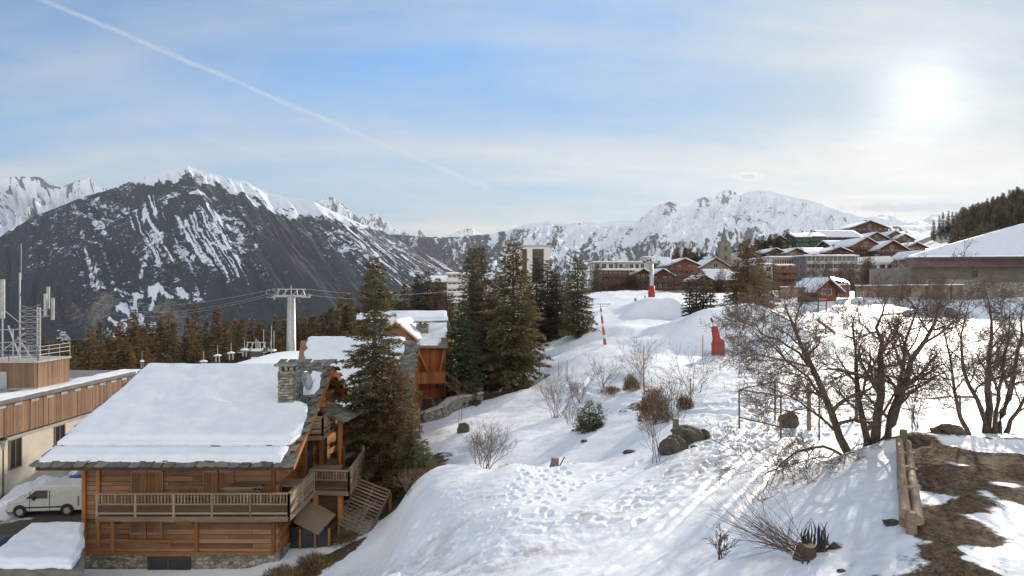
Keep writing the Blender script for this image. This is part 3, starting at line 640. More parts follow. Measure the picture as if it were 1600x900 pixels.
# ================================================================ TREES
def nrm(a): return a/np.maximum(np.linalg.norm(a, axis=-1, keepdims=True), 1e-9)
def sprays(p, d, L, Wd, rs):
    d = nrm(d); up = np.stack([rs.randn(len(p))*.55, rs.randn(len(p))*.55, np.ones(len(p))], -1)
    s = nrm(np.cross(d, up))*Wd[:, None]*.5; m = p+d*L[:, None]*.42
    V = np.stack([p, m+s, p+d*L[:, None], m-s], 1).reshape(-1, 3); return V, np.arange(len(V)).reshape(-1, 4)
def spruce_mesh(H, Rb, seed, whorl=.4, nb=7, dens=30, sl=.34, sw=.09, clear=.06, pw=.85, droop=.28, gap=0.0, wob=.25, bare=0.0):
    """returns crown quads and wood tubes for a spruce: whorls of drooping boughs carrying many needle sprays"""
    rs = np.random.RandomState(seed); P0 = []; D0 = []; LL = []; WW = []; W = MB()
    W.tube([(0, 0, -.6), (0, 0, H*.3), (rs.randn()*.04, rs.randn()*.04, H*.7), (0, 0, H*.985)], [.022*H+.02, .016*H+.015, .007*H+.01, .006], 7)
    h = H*clear
    while h < H*.985:
        f = (h-H*clear)/(H*(1-clear)); Lm = Rb*(1-f)**pw*(.55+.45*min(1, f/.10+.35)); n = max(3, int(nb*(1-.4*f))); a0 = rs.rand()*6.28
        for k in range(n):
            if rs.rand() < gap: continue
            a = a0+6.283*k/n+rs.randn()*.3; L = max(.12, Lm*(1+rs.randn()*wob*.8)); el = -.15+.75*f**1.5+rs.randn()*.08
            o = np.array([math.cos(a), math.sin(a), 0]); q = np.array([-math.sin(a), math.cos(a), 0])
            N = int(L*dens*(.6+.6*(1-f)))+4; s = rs.rand(N)**.75*(1-bare*.25)+bare*.25; wd = (rs.rand(N)*2-1)*.30*L*(1.05-s)**.7
            z = L*(math.tan(el)*s-droop*s*s+.12*s**4)
            p = o[None]*(L*s)[:, None]+q[None]*wd[:, None]; p[:, 2] = h+z-np.abs(wd)*.35-rs.rand(N)*.07*L**.5+rs.randn(N)*.03
            dd = o[None]*.8+q[None]*(np.sign(wd)*.65)[:, None]+rs.randn(N, 3)*.30; dd[:, 2] += -.35+el*.6
            P0.append(p); D0.append(dd); LL.append(sl*(.6+.7*rs.rand(N))*(1-.35*f)); WW.append(sw*(.7+.6*rs.rand(N)))
            if L > .5: W.tube([(0, 0, h)]+[tuple(o*L*t+np.array([0, 0, h+L*(math.tan(el)*t-droop*t*t)])) for t in (.45, .9)], [.012+.01*L, .01, .004], 3, False)
        h += whorl*(.7+.6*rs.rand())*(1-.45*f)
    V, Fq = sprays(np.concatenate(P0), np.concatenate(D0), np.concatenate(LL), np.concatenate(WW), rs)
    return V, Fq, W
def spruce(label, loc, H, Rb, seed, m=None, group=None, name='spruce_tree', rz=0.0, bark=None, **kw):
    V, Fq, W = spruce_mesh(H, Rb, seed, **kw)
    t = thing(name, label, 'tree', loc, rz, group)
    npmesh('crown', V, Fq, m or NEEDLE, t, False); W.build('trunk', bark or BARK, t, True); return t
FAR_T = {}
def far_tree(kind, loc, H, Rb, label, group, rz):
    """a distant spruce: one mesh (trunk and crown in it), shared by all of its kind"""
    if kind not in FAR_T:
        sd = {'a': 11, 'b': 12, 'c': 13, 'd': 14, 'e': 15, 'f': 16, 'g': 17, 'h': 18}[kind]
        V, Fq, W = spruce_mesh(14, 2.8 if kind in 'aceg' else 2.2, sd, whorl=.62, nb=7, dens=8, sl=.85, sw=.34, clear=.04, pw=.9)
        n0 = len(V); wv = np.array(W.v); wf = np.array([f for f in W.f if len(f) == 4])+n0
        o = npmesh('spruce_tree', np.concatenate([V, wv]), np.concatenate([Fq, wf]), None, None, False,
                   mats=[{'a': NEEDLEB, 'b': NEEDLEB, 'c': NEEDLE, 'd': NEEDLE, 'e': NEEDLED, 'f': NEEDLED, 'g': NEEDLE, 'h': NEEDLE}[kind], BARK], midx=[0]*len(Fq)+[1]*len(wf))
        FAR_T[kind] = o.data; o_ = o
    else:
        o_ = bpy.data.objects.new('spruce_tree', FAR_T[kind]); C.objects.link(o_)
    o_.location = loc; o_.scale = (Rb/2.5, Rb/2.5, H/14); o_.rotation_euler = (0, 0, rz)
    return tag(o_, label, 'tree', group)

def topH(px, pytop, D):                      # height of a tree standing at (px, D) whose tip is seen at pytop
    g = G(px, D); return g, -(pytop-450)/F*D-g.z
# the near spruce beside the wooden chalet
g, H = topH(585, 398, 40.5)
spruce('tall near spruce with open drooping boughs beside the wooden chalet with the big snowy roof', g, H, 2.65, 5, NEEDLE, whorl=.30, nb=9, dens=62, sl=.36, sw=.09, clear=.13, pw=.66, droop=.34, gap=.05, wob=.3, bark=BARKG, bare=.25)
g, H = topH(618, 560, 39.0)
spruce('short bushy olive spruce standing tight against the tall near spruce', g, H, 1.9, 21, NEEDLEB, whorl=.32, nb=8, dens=55, sl=.30, sw=.08, clear=.05, pw=.55, bare=.1)
g, H = topH(662, 693, 35.0)
spruce('small bushy young spruce on the dark edge of the snow bank', g, H, 0.95, 22, NEEDLEG, whorl=.2, nb=8, dens=75, sl=.22, sw=.05, clear=.02, pw=.6)
g, H = topH(644, 640, 37.5)
spruce('middle sized dark green spruce between the near spruce and the young one', g, H, 1.15, 23, NEEDLE, whorl=.25, nb=8, dens=70, sl=.24, sw=.06, clear=.03, pw=.65)
# the group in the middle
MID = [(802, 377, 66, 2.9, 'tallest spruce of the middle group, standing on the bare earth rim', NEEDLE),
       (738, 385, 84, 2.7, 'tall spruce with a forked looking tip left of the tallest one', NEEDLE), (752, 383, 88, 2.6, 'tall dark spruce close behind the fork tipped one', NEEDLED),
       (778, 425, 92, 2.4, 'slim dark spruce filling the gap behind the tallest one', NEEDLED), (769, 452, 70, 2.2, 'lower dark spruce tight to the left of the tallest one', NEEDLED), (721, 476, 62, 2.0, 'bright green young spruce in front of the dark group', NEEDLEG),
       (838, 402, 96, 2.4, 'spruce in front of the white tower block', NEEDLED), (856, 405, 98, 2.0, 'narrow spruce right of the white tower block, with a thin tip', NEEDLED),
       (870, 416, 97, 2.0, 'slender spruce third from the right end of the middle group', NEEDLED), (886, 440, 99, 1.9, 'shorter spruce behind the right end of the middle group', NEEDLED), (903, 399, 90, 2.5, 'spruce at the right end of the middle group beside the piste', NEEDLE),
       (822, 430, 80, 2.0, 'dark spruce directly right of the tallest one', NEEDLED), (653, 424, 118, 2.3, 'leftmost of three spruces behind the red timbered chalet', NEEDLED), (668, 423, 120, 2.2, 'middle one of three spruces behind the red timbered chalet', NEEDLED), (684, 434, 116, 2.4, 'right one of three spruces behind the red timbered chalet', NEEDLED),
       (703, 455, 122, 2.2, 'half hidden spruce in front of the pale balcony hotel', NEEDLED)]
for i, (px, pt, D, rb, lb, m) in enumerate(MID):
    g, H = topH(px, pt, D)
    spruce(lb, g, H, rb*(1.0 if i else 1.1), 40+i, m, 'spruces between the chalets and the piste', whorl=.42, nb=9, dens=(30 if D < 80 else 24), sl=.50, sw=.15, clear=.07, pw=.55, droop=.30, wob=.3)
# clumps on the piste edge
for i, (px, pt, D, rb, lb) in enumerate([(1077, 432, 100, 1.2, 'left tree of the small clump beside the ski jump'), (1088, 424, 102, 1.1, 'tall middle tree of the small clump beside the ski jump'),
        (1099, 428, 101, 1.1, 'second tree from the right in the clump beside the ski jump'), (1110, 436, 100, 1.2, 'right tree of the small clump beside the ski jump'),
        (1168, 372, 104, 3.0, 'big brown spruce standing right of the upper ski jump'), (1150, 405, 107, 2.3, 'left shoulder tree of the big brown spruce'), (1186, 398, 108, 2.6, 'right shoulder tree of the big brown spruce'),
        (1228, 447, 130, 1.9, 'dark little spruce in front of the brown and white block'), (1020, 478, 95, .5, 'tiny spruce alone on the snow')][:8]):
    g, H = topH(px, pt, D)
    spruce(lb, g, H, rb, 70+i, NEEDLEB if i > 3 else NEEDLED, 'spruces along the piste', whorl=.5, nb=8, dens=18, sl=.6, sw=.17, clear=.10 if i < 4 else .03, pw=.6, wob=.35)
# small firs on the slope
for i, (px, D, hh, rb, lb) in enumerate([(921, 38, 1.75, .75, 'small dark fir on the snow slope below the bushes'), (908, 39, 1.2, .5, 'knee high fir beside the small dark fir'), (936, 38.3, 1.3, .5, 'thin fir sapling right of the small dark fir'), (1125, 88, 2.0, .6, 'tiny lone fir near the kicker')][:3]):
    g = G(px, D, -.05); spruce(lb, g, hh, rb, 90+i, NEEDLEG, 'little firs on the slope', whorl=.16, nb=7, dens=90, sl=.17, sw=.045, clear=.02, pw=.6, name='fir_sapling')
# forest behind the roofs, down towards the valley
rs = np.random.RandomState(12)
FP = [(60,545),(80,540),(120,530),(170,520),(200,505),(235,500),(270,498),(300,505),(350,498),(400,500),(430,505),(470,490),(500,480),(540,470),(580,470),(620,462),(640,460)]
cnt = 0
for row, (D, dy, n) in enumerate(((92, 45, 26), (112, 22, 38), (135, 5, 46), (160, -5, 40))):
    for i in range(n):
        px = 60+(600)*(i+.5+rs.randn()*.3)/n; pt = np.interp(px, [a for a, b in FP], [b for a, b in FP])+dy+rs.randn()*9+3
        if row == 0 and (px > 450 or px < 90): continue
        D_ = D*(1+rs.randn()*.04); g, H = topH(px, pt, D_)
        if H < 6: H = 6+rs.rand()*3
        far_tree('abcd'[rs.randint(4)], g, H, (1.9+.09*H)*(.85+.3*rs.rand()), 'brownish spruce in the dense wood between the snowy roofs and the valley', 'spruces of the wood below the mountain', rs.rand()*6); cnt += 1
# wood on the right hand hill
Vh = np.array([v.co[:] for v in hill.data.vertices]).reshape(64, 160, 3)[4:]
def hillp(u, v):
    a, b = int(v*59), int(u*159); return Vector(Vh[a, b])
for i in range(34):
    u = .245+.40*(i+rs.rand())/34; v = rs.rand()*.06; p = hillp(u, v)
    far_tree('ef'[rs.randint(2)], p, 11+rs.rand()*5, 3.0+rs.rand(), 'dark spruce on the skyline of the wooded hill at the right edge', 'skyline spruces of the right hand hill', rs.rand()*6)
Vq, Fq, Wq = spruce_mesh(14, 2.8, 19, whorl=.9, nb=6, dens=5, sl=1.2, sw=.6, clear=.04, pw=.9); vv_ = []; ff_ = []; n_ = 0
for i in range(520):
    u = .235+.66*rs.rand(); v = rs.rand()**1.3*.9; p = hillp(u, v); k = rs.uniform(.75, 1.15); a = rs.rand()*6.28
    q = Vq.copy(); q[:, 2] *= k; q = np.stack([q[:, 0]*math.cos(a)-q[:, 1]*math.sin(a), q[:, 0]*math.sin(a)+q[:, 1]*math.cos(a), q[:, 2]], -1)*1.0+np.array(p); vv_.append(q); ff_.append(Fq+n_); n_ += len(q)
tag(npmesh('hill_forest', np.concatenate(vv_), np.concatenate(ff_), NEEDLED, None, False), kind='stuff')
for k, (u, v) in enumerate(((.17, .0), (.19, .03), (.205, .0), (.215, .05), (.235, .02), (.225, .0))):
    p = hillp(u, v); far_tree('ef'[k % 2], p, 13+k % 3*2, 2.5, 'spruce in the separate clump left of the wooded hill', 'clump left of the wooded hill', k)
# trees around the village
VT = [(1040,388,330,18),(1100,372,330,10),(1150,352,340,26),(1200,350,360,30),(1240,356,380,22)]
for i in range(92):
    px = 1052+rs.rand()*215; D = 255+rs.rand()*110
    top = np.interp(px, [1050, 1065, 1080, 1110, 1150, 1185, 1215, 1240, 1275], [388, 384, 386, 394, 379, 366, 357, 356, 366])+rs.rand()*16
    g, H = topH(px, top, D)
    if H < 5: continue
    if 1122 < px < 1147 and D < 300: continue
    if px > 1232: continue
    far_tree('efef'[rs.randint(4)], g, min(H, 26), 2.6+rs.rand()*1.2, 'spruce on the wooded slope behind the church and the village', 'spruces behind the village', rs.rand()*6)

LARCH = leafmat('larch_twigs', (0.085, 0.055, 0.038), (0.21, 0.135, 0.090))
for i in range(120):
    px = 930+rs.rand()*490; D = (rs.uniform(178, 200) if i < 55 else rs.uniform(205, 330)); g = G(px, D); H = rs.uniform(5, 9)
    if i < 55 and px < 1190 and rs.rand() < .6: D = 197; g = G(px, D); H = rs.uniform(3, 6)
    if i == 0:
        V, Fq, W = spruce_mesh(8, 2.6, 91, whorl=.55, nb=7, dens=7, sl=.8, sw=.16, clear=.1, pw=.5, droop=-.25); o = npmesh('larch_tree', np.concatenate([V, np.array(W.v)]), np.concatenate([Fq, np.array([f for f in W.f if len(f) == 4])+len(V)]), LARCH, None, False); LM = o.data
    else: o = bpy.data.objects.new('larch_tree', LM); C.objects.link(o)
    o.location = g; o.scale = (H/9, H/9, H/8); o.rotation_euler = (0, 0, rs.rand()*6); tag(o, 'small brown leafless tree among the village houses', 'tree', 'brown leafless trees of the village')

# ---------------------------------------------------------------- bare trees and bushes
class BT:
    def __init__(s, seed): s.rs = np.random.RandomState(seed); s.V = []; s.F = []; s.n = 0
    def tube(s, pts, r, k):
        pts = np.array(pts); r = np.array(r); d = np.gradient(pts, axis=0); d = nrm(d)
        a = np.where(np.abs(d[:, 2:3]) < .9, np.array([[0, 0, 1.]]), np.array([[1., 0, 0]])); x = nrm(np.cross(d, a)); y = np.cross(d, x)
        an = np.arange(k)*2*PI/k; ring = pts[:, None]+(x[:, None]*np.cos(an)[None, :, None]+y[:, None]*np.sin(an)[None, :, None])*r[:, None, None]
        i = np.arange(len(pts)-1)[:, None]*k+np.arange(k)[None]; j = np.arange(len(pts)-1)[:, None]*k+(np.arange(k)+1)[None] % k
        s.V.append(ring.reshape(-1, 3)); s.F.append((np.stack([i, j, j+k, i+k], -1)+s.n).reshape(-1, 4)); s.n += len(pts)*k
    def grow(s, p, d, L, r, lv, up=.10, curl=.22, kids=(5, 6, 6, 3), ang=.75, rmin=.004):
        rs = s.rs; n = 5 if lv < 2 else 4; pts = [np.array(p)]; d = np.array(d)/np.linalg.norm(d)
        for i in range(n):
            d = d+rs.randn(3)*curl; d[2] += up; d /= np.linalg.norm(d); pts.append(pts[-1]+d*L/n)
        rr = np.linspace(r, max(rmin*.8, r*.38), n+1); s.tube(pts, rr, 5 if r > .03 else 3)
        if lv >= len(kids): return
        s.spawn(pts, rr, L, lv, up, curl, kids, ang, rmin, .2)
    def spawn(s, pts, rr, L, lv, up, curl, kids, ang, rmin, t0, lf=.62):
        rs = s.rs; n = len(pts)-1
        for k in range(kids[lv]):
            t = (t0+(1-t0)*(k+rs.rand()*.9)/kids[lv])*n; i = min(int(t), n-1); f = t-i
            q = pts[i]*(1-f)+pts[i+1]*f; dd = pts[i+1]-pts[i]; dd = dd/np.linalg.norm(dd)
            v = rs.randn(3); v -= dd*v.dot(dd); v /= np.linalg.norm(v)
            an = ang*(.7+.6*rs.rand()); nd = dd*math.cos(an)+v*math.sin(an)
            r_ = max(rmin, rr[i]*.55); s.grow(q, nd, L*lf*(.7+.6*rs.rand())*(1-.35*t/n), r_, lv+1, up, curl, kids, ang, rmin)
    def mesh(s, name, m, parent=None, loc=None):
        return npmesh(name, np.concatenate(s.V), np.concatenate(s.F), m, parent, True, loc)
TWIG = plain('twig_bark', (0.16, 0.11, 0.085), 0.85, 0.3, 5.0)
TRUNKB = plain('trunk_bark', (0.085, 0.058, 0.042), 0.9, 0.45, 4.0, bs=0.6)
def bare_tree(label, base, stems, seed, kids, Lb):
    t = thing('bare_tree', label, 'tree', base); tr = BT(seed); b = BT(seed+1)
    for pts, r0, r1, t0 in stems:
        P_ = [np.array(P(*p))-np.array(base) for p in pts]
        # resample smoothly
        k = 10; u = np.linspace(0, len(P_)-1, k); pp = [P_[min(int(x), len(P_)-2)]*(1-(x-min(int(x), len(P_)-2)))+P_[min(int(x), len(P_)-2)+1]*(x-min(int(x), len(P_)-2)) for x in u]
        pp = [q+tr.rs.randn(3)*.03*(0 < i < k-1) for i, q in enumerate(pp)]; pp[0][2] -= .15
        rr = np.linspace(1, 0, k)**.95*(r0*.84-.007)+.007; rr[0] *= 1.3
        tr.tube(pp, rr, 9); b.spawn(pp, rr, Lb, 0, .03, .20, kids, .85, .0045, t0, .85)
    tr.mesh('trunk', TRUNKB, t); b.mesh('twigs', TWIG, t); return t
b1 = G(1352, 17.4)
bare_tree('wide bare tree with four dark leaning trunks rising left of the log rail', b1, [
    ([(1342,738,17.2),(1318,690,17.2),(1290,620,17.0),(1262,560,16.8),(1235,500,16.6),(1225,470,16.6)], .15, .03, .22),
    ([(1352,725,17.4),(1354,680,17.4),(1340,600,17.8),(1332,540,18.2),(1340,480,18.6)], .13, .03, .25),
    ([(1356,722,17.4),(1372,640,17.3),(1378,570,17.0),(1372,520,16.8),(1385,465,16.6)], .16, .035, .25),
    ([(1362,725,17.6),(1392,665,17.7),(1412,600,17.9),(1432,550,18.2),(1462,500,18.6),(1475,455,18.8)], .17, .035, .25),
    ([(1386,690,17.5),(1394,640,17.6),(1410,580,17.4),(1418,520,17.0),(1440,460,16.8)], .10, .025, .15),
    ([(1340,730,17.2),(1300,700,16.8),(1255,700,16.3),(1215,730,15.9),(1190,745,15.7)], .05, .015, .1),
    ([(1325,700,17.2),(1280,650,17.8),(1240,625,18.3),(1190,600,18.9)], .05, .012, .2),
    ([(1300,640,17.2),(1260,590,16.4),(1215,545,15.8),(1180,520,15.4)], .05, .012, .2),
    ([(1262,560,16.8),(1230,540,17.4),(1190,520,18.0),(1165,490,18.2)], .04, .010, .2)],
    31, (11, 7, 6, 5), 1.75)
b2 = G(1548, 20.5)
bare_tree('bare many stemmed tree at the right edge behind the earth bank', b2, [
    ([(1522,695,20.2),(1503,650,20.2),(1490,600,20.0),(1484,550,19.8),(1470,500,19.6)], .09, .025, .25),
    ([(1540,690,20.5),(1545,630,20.5),(1546,570,20.8),(1550,510,21.2),(1540,450,21.4)], .15, .03, .3),
    ([(1545,690,20.5),(1534,640,20.2),(1510,590,19.8),(1500,530,19.4),(1515,470,19.2)], .10, .02, .3),
    ([(1556,690,20.7),(1568,640,20.8),(1585,590,20.9),(1592,530,21.0),(1602,470,21.0)], .15, .03, .3),
    ([(1552,690,20.4),(1560,640,20.0),(1563,600,19.6),(1575,540,19.2),(1578,480,19.0)], .09, .02, .3),
    ([(1568,680,20.8),(1590,640,21.2),(1615,600,21.4),(1640,540,21.6)], .09, .02, .3)],
    57, (10, 6, 6, 5), 1.5)
def bush(label, loc, H, seed, n=9, spread=.55, kids=(5, 4, 3), m=None, cat='bush', name='bare_bush', r=.02, group=None):
    b = BT(seed)
    for i in range(n):
        a = b.rs.rand()*6.28; s_ = spread*(.3+b.rs.rand()); b.grow((b.rs.randn()*.08*H, b.rs.randn()*.08*H, -.1), (math.cos(a)*s_, math.sin(a)*s_, 1), H*(.75+.35*b.rs.rand()), r, 0, .04, .13, kids, .55, .0045)
    o = b.mesh(name, m or TWIG, None, loc); return tag(o, label, cat, group)
BUSH = [(868, 47, 2.7, 'wide leafless bush in the shaded hollow right of the tallest spruce', 12), (905, 50, 1.9, 'low leafless bush between the wide bush and the piste track', 8), (942, 52, 2.2, 'leafless bush left of the brown tufts beside the piste', 9),
        (1003, 47, 2.7, 'tall thin leafless bush growing out of the brown tufts', 9), (1048, 33, 2.6, 'leafless bush leaning over the big boulder', 9), (762, 33.5, 1.8, 'thin twiggy bush on the crest of the mound by the trees', 11),
        (745, 35, 1.5, 'smaller twiggy bush left of the crest bush', 7), (728, 51, 3.2, 'single bare sapling below the stone wall', 2), (1027, 24.5, 2.1, 'slim bare sapling in front of the boulder', 3),
        (1085, 40, 2.6, 'sparse bare bush above the boulder', 5), (890, 42, 1.2, 'low twiggy bush beside the small dark fir', 5), (1125, 11.5, .5, 'thin twigs poking out of the near snow', 3), (640, 31.5, 1.0, 'little twig bush on the steep snow edge near the chalet', 4),
        (1550, 26, 2.6, 'leafless bush behind the many stemmed tree', 8), (1430, 24, 2.2, 'leafless bush behind the wide bare tree', 7)]
for i, (px, D, H, lb, n) in enumerate(BUSH):
    bush(lb, G(px, D), H, 100+i, n, .55 if n > 3 else .2)
# rounded olive brown bushes with dry leaves
def leafy(label, loc, rx, h, seed, m, n=2600, sl=.12, sw=.04, name='shrub'):
    rs = np.random.RandomState(seed); d = nrm(rs.randn(n, 3)); d[:, 2] = np.abs(d[:, 2]); r = (.35+.65*rs.rand(n)**.5)*(1+.18*np.sin(d[:, 0]*7+seed)*np.cos(d[:, 1]*6))
    p = d*r[:, None]*np.array([rx, rx, h]); V, Fq = sprays(p, d+rs.randn(n, 3)*.5+np.array([0, 0, .5]), sl*(.6+.8*rs.rand(n)), sw*(.6+.8*rs.rand(n)), rs)
    t = thing(name, label, 'bush', loc); npmesh('foliage', V, Fq, m, t, False)
    b = BT(seed)
    for i in range(9): a = b.rs.rand()*6.28; b.grow((0, 0, -.1), (math.cos(a)*.6, math.sin(a)*.6, 1), h*1.15, .014, 0, .04, .12, (4, 3), .5, .004)
    b.mesh('stems', TWIG, t); return t
leafy('dense olive brown bush above the big boulder', G(1022, 34), .85, 1.75, 5, NEEDLEB, 5200)
leafy('small brown tuft bush near the piste track', G(986, 46), .6, 1.1, 6, NEEDLEB, 2200)
leafy('small round olive bush right of the boulder', G(1070, 35.5), .42, .75, 7, NEEDLEB, 1500)
leafy('low brown bush at the foot of the fir saplings', G(955, 48), .9, .5, 8, DRYG, 1200)
leafy('dry brown undergrowth mound below the tall near spruce', G(600, 39.6), 1.9, .8, 9, DRYG, 3500, .22, .03)
leafy('dry tuft of weeds on the mound crest', G(800, 33), .7, .3, 10, DRYG, 900, .2, .02, 'grass_tuft')
leafy('dry yellow grass tuft at the foot of the wooden chalet', G(440, 29.2), .9, .45, 11, DRYG, 1600, .3, .02, 'grass_tuft')
leafy('dry yellow grass tuft on the bank right of the chalet corner', G(490, 30.8), .8, .4, 12, DRYG, 1400, .3, .02, 'grass_tuft')
leafy('dry grass tuft at the edge of the wooden ramp roof', G(540, 33.5), .7, .35, 13, DRYG, 1100, .3, .02, 'grass_tuft')
leafy('brown weeds below the young spruce on the dark bank', G(655, 33.8), .8, .4, 14, DRYG, 1100, .3, .02, 'grass_tuft')
# ================================================================ NEAR CHALET
def roof_tiles(parent, o, du, dv, nu, nv, sel, name='stone_tiles', tw=.5, th=.42, seed=1, m=None):
    """stone slabs laid in overlapping rows; o corner at the eave, du along the eave (unit), dv up the slope (unit)"""
    rs = random.Random(seed); b = MB(); o = Vector(o); du = Vector(du); dv = Vector(dv); n = du.cross(dv).normalized()
    if n.z < 0: n = -n
    for j in range(nv):
        for i in range(nu):
            u = (i+(j % 2)*.5)*tw+rs.uniform(-.05, .05); v = j*th
            if not sel(u, v): continue
            w_ = tw*rs.uniform(.42, .52); l_ = th*rs.uniform(.62, .78); t_ = rs.uniform(.03, .055); a = o+du*u+dv*v+n*(.02+rs.uniform(0, .02)); k = rs.uniform(.0, .03)
            p = [a-du*w_-dv*(l_*rs.uniform(.75, 1))+n*.05, a+du*w_-dv*(l_*rs.uniform(.75, 1))+n*.05, a+du*w_*.95+dv*l_, a-du*w_*.95+dv*l_]
            p.insert(1, a-dv*l_*1.12+n*.055)
            b.add([q for q in p]+[q+n*t_ for q in p], [(4,3,2,1,0), (5,6,7,8,9)]+[(i_, (i_+1) % 5, (i_+1) % 5+5, i_+5) for i_ in range(5)])
    return b.build(name, m or SLATE, parent)
def rail(b, x0, x1, y0, y1, z, rs=random.Random(4)): pass
CH = thing('wooden_chalet', 'near log chalet with the big smooth snow covered roof and long carved balcony', 'chalet', (-20.46, 32, -13.5))
rs = random.Random(5)
W_ = 9.23; E0, E1 = 5.44, 8.75
def roofz(y): return E0+(y+1.7)*(E1-E0)/9.2 if y < 7.5 else E1-(y-7.5)*.62
# log walls
b = MB(); z = .75
while z < 5.9:
    h = rs.uniform(.19, .27); x = 0
    while x < W_-.05:
        l = rs.uniform(1.6, 4.2); x2 = min(W_, x+l)
        if W_-x2 < .7: x2 = W_
        if not (3.0 < z < 5.2 and (2.25 < x < 3.6)): b.box(x+.004, x2-.004, rs.uniform(-.03, .0), .22, z, z+h-.012)
        else: b.box(x+.004, x2-.004, rs.uniform(-.01, .02), .22, z, z+h-.012)
        x = x2
    z += h
b.build('front_wall', WOODX, CH, bevel=.015)
b = MB(); z = .75
while z < 8.6:
    h = .24; y1 = 10.4
    y0 = .22 if z < 5.9 else (z-E0)/(E1-E0)*9.2-1.7+.3
    ye = min(10.4, 7.5+(E1-z)/.62-.3)
    if ye-y0 > .4: b.box(W_-.22, W_+rs.uniform(-.02, .02), y0, ye, z, z+h-.012)
    if ye-y0 > .4: b.box(0, .22, y0, ye, z, z+h-.012)
    z += h
b.box(.2, W_-.2, 10.1, 10.38, .5, 6.2)
b.build('side_wall', WOODY, CH)
b = MB().box(-.12, W_+.10, -.16, 10.5, -.9, .72); b.box(W_-.3, W_+.55, .6, 3.2, -1.2, .35); b.build('stone_base', STONE, CH, bevel=.03)
b = MB()
for x, z0, z1 in ((-.06, .4, 5.6), (.62, 1.0, 5.5), (1.32, .8, 2.75), (5.32, .8, 2.9), (W_-.22, .5, 5.6)): b.box(x-.09, x+.09, -.14, .03, z0, z1)
b.box(-.1, W_+.1, -.12, .02, .70, .84); b.box(2.0, 4.2, -.10, .0, 1.32, 1.42)
b.build('corner_post', WOODZ, CH, bevel=.015)
WSHUT = wood('shutter_wood', (.09, .038, .018), (.33, .16, .075), 'z')
# shutters with cut hearts, lower hatch, cellar window
for x0, x1, z0, z1 in ((2.25, 2.95, 3.1, 4.95), (2.97, 3.67, 3.1, 4.95), (5.70, 6.36, 3.1, 4.95), (6.40, 7.06, 3.1, 4.95), (2.22, 2.92, 1.5, 2.75), (2.95, 3.65, 1.5, 2.75)):
    b = MB(); n = 4; w = (x1-x0)/n
    for k in range(n): b.box(x0+k*w+.003, x0+(k+1)*w-.003, -.095, -.035, z0, z1)
    s = b.build('shutter', WSHUT, CH)
    fr = MB(); fr.box(x0-.06, x0-.005, -.105, -.0, z0-.05, z1+.06) if round(x0, 2) in (2.25, 5.70, 2.22) else fr.box(x1+.005, x1+.06, -.105, -.0, z0-.05, z1+.06); fr.box(x0, x1, -.11, 0, z1+.005, z1+.08); fr.box(x0+.02, x1-.02, -.12, -.097, z0+.18, z0+.28); fr.box(x0+.02, x1-.02, -.12, -.097, z1-.28, z1-.18); fr.build('shutter_trim', WGX, s)
    b = MB(); cx = (x0+x1)/2; cz = z0+(z1-z0)*.74
    if z0 > 3: b.prism([(cx+.05*p, -.098, cz+.05*q) for p, q in ((0, -1.3), (1, 0), (.9, .8), (.3, .9), (0, .4), (-.3, .9), (-.9, .8), (-1, 0))], (0, .002, 0)); b.build('heart_cutout', DMETAL, s)
for x0, x1 in ((4.35, 5.1),):
    s = MB().box(x0, x1, -.10, -.04, 2.15, 2.75).build('shutter', WOODZ, CH)
s = MB().box(3.15, 5.0, -.19, -.13, .06, .52).build('cellar_window', GLASS, CH)
b = MB(); b.box(3.05, 5.1, -.25, -.12, .52, .66); b.box(3.05, 5.1, -.25, -.12, -.06, .06)
for x in (3.1, 4.05, 5.05): b.box(x-.05, x+.05, -.23, -.12, .06, .52)
b.build('frame', WDARK, s)
# roof
def rp(x, y, dz=0): return (x, y, roofz(y)+dz)
RF = MB(); RF.slab([rp(-1.1, -1.7), rp(10.5, -1.7), rp(9.85, 7.5), rp(-1.1, 7.5)], .2)
RF.slab([rp(-1.1, 7.5), rp(9.85, 7.5), (10.1, 11.3, roofz(11.3)), (-1.1, 11.3, roofz(11.3))], .2)
RF = RF.build('roof', WOODX, CH)
sl = (E1-E0)/9.2; dv = Vector((0, 1, sl)).normalized()
roof_tiles(RF, (-1.1, -1.72, E0+.01), (1, 0, 0), dv, 26, 26, lambda u, v: (u < 11.5) and ((v < .9) or u > 7.3+.45*math.sin(v*2) or u < .2) and u < 11.6-v*.07, seed=3)
dv2 = Vector((0, -1, .62)).normalized()
roof_tiles(RF, (-1.1, 11.3, roofz(11.3)+.01), (1, 0, 0), dv2, 24, 11, lambda u, v: u < 11.1, seed=4)
b = MB()    # bargeboards and rafters at the gable
b.beam((10.52, -1.75, E0-.12), (9.87, 7.5, E1-.12), .06, .26); b.beam((9.87, 7.5, E1-.12), (10.12, 11.35, roofz(11.35)-.12), .06, .26)
b.beam((10.2, -1.5, E0-.25), (9.6, 7.4, E1-.3), .14, .2); b.beam((9.6, 7.4, E1-.3), (9.8, 11.2, roofz(11.2)-.3), .14, .2)
for y in (1.0, 4.2, 7.5, 9.4): b.beam((8.8, y, roofz(y)-.42), (10.3, y, roofz(y)-.40), .2, .22)
b.beam((9.55, 4.6, 7.3), (9.55, 9.6, 7.3), .16, .2); b.build('bargeboard', WOODY, RF)
b = MB(); b.box(-1.15, 10.5, -1.82, -1.70, E0-.22, E0-.02); b.build('eave_board', WDARK, RF)
b = MB()
for i in range(17): b.beam((-.9+i*.68, -1.65, E0-.16), (-.9+i*.68, .3, roofz(.3)-.3), .12, .16)
b.build('rafters', WOODY, RF)
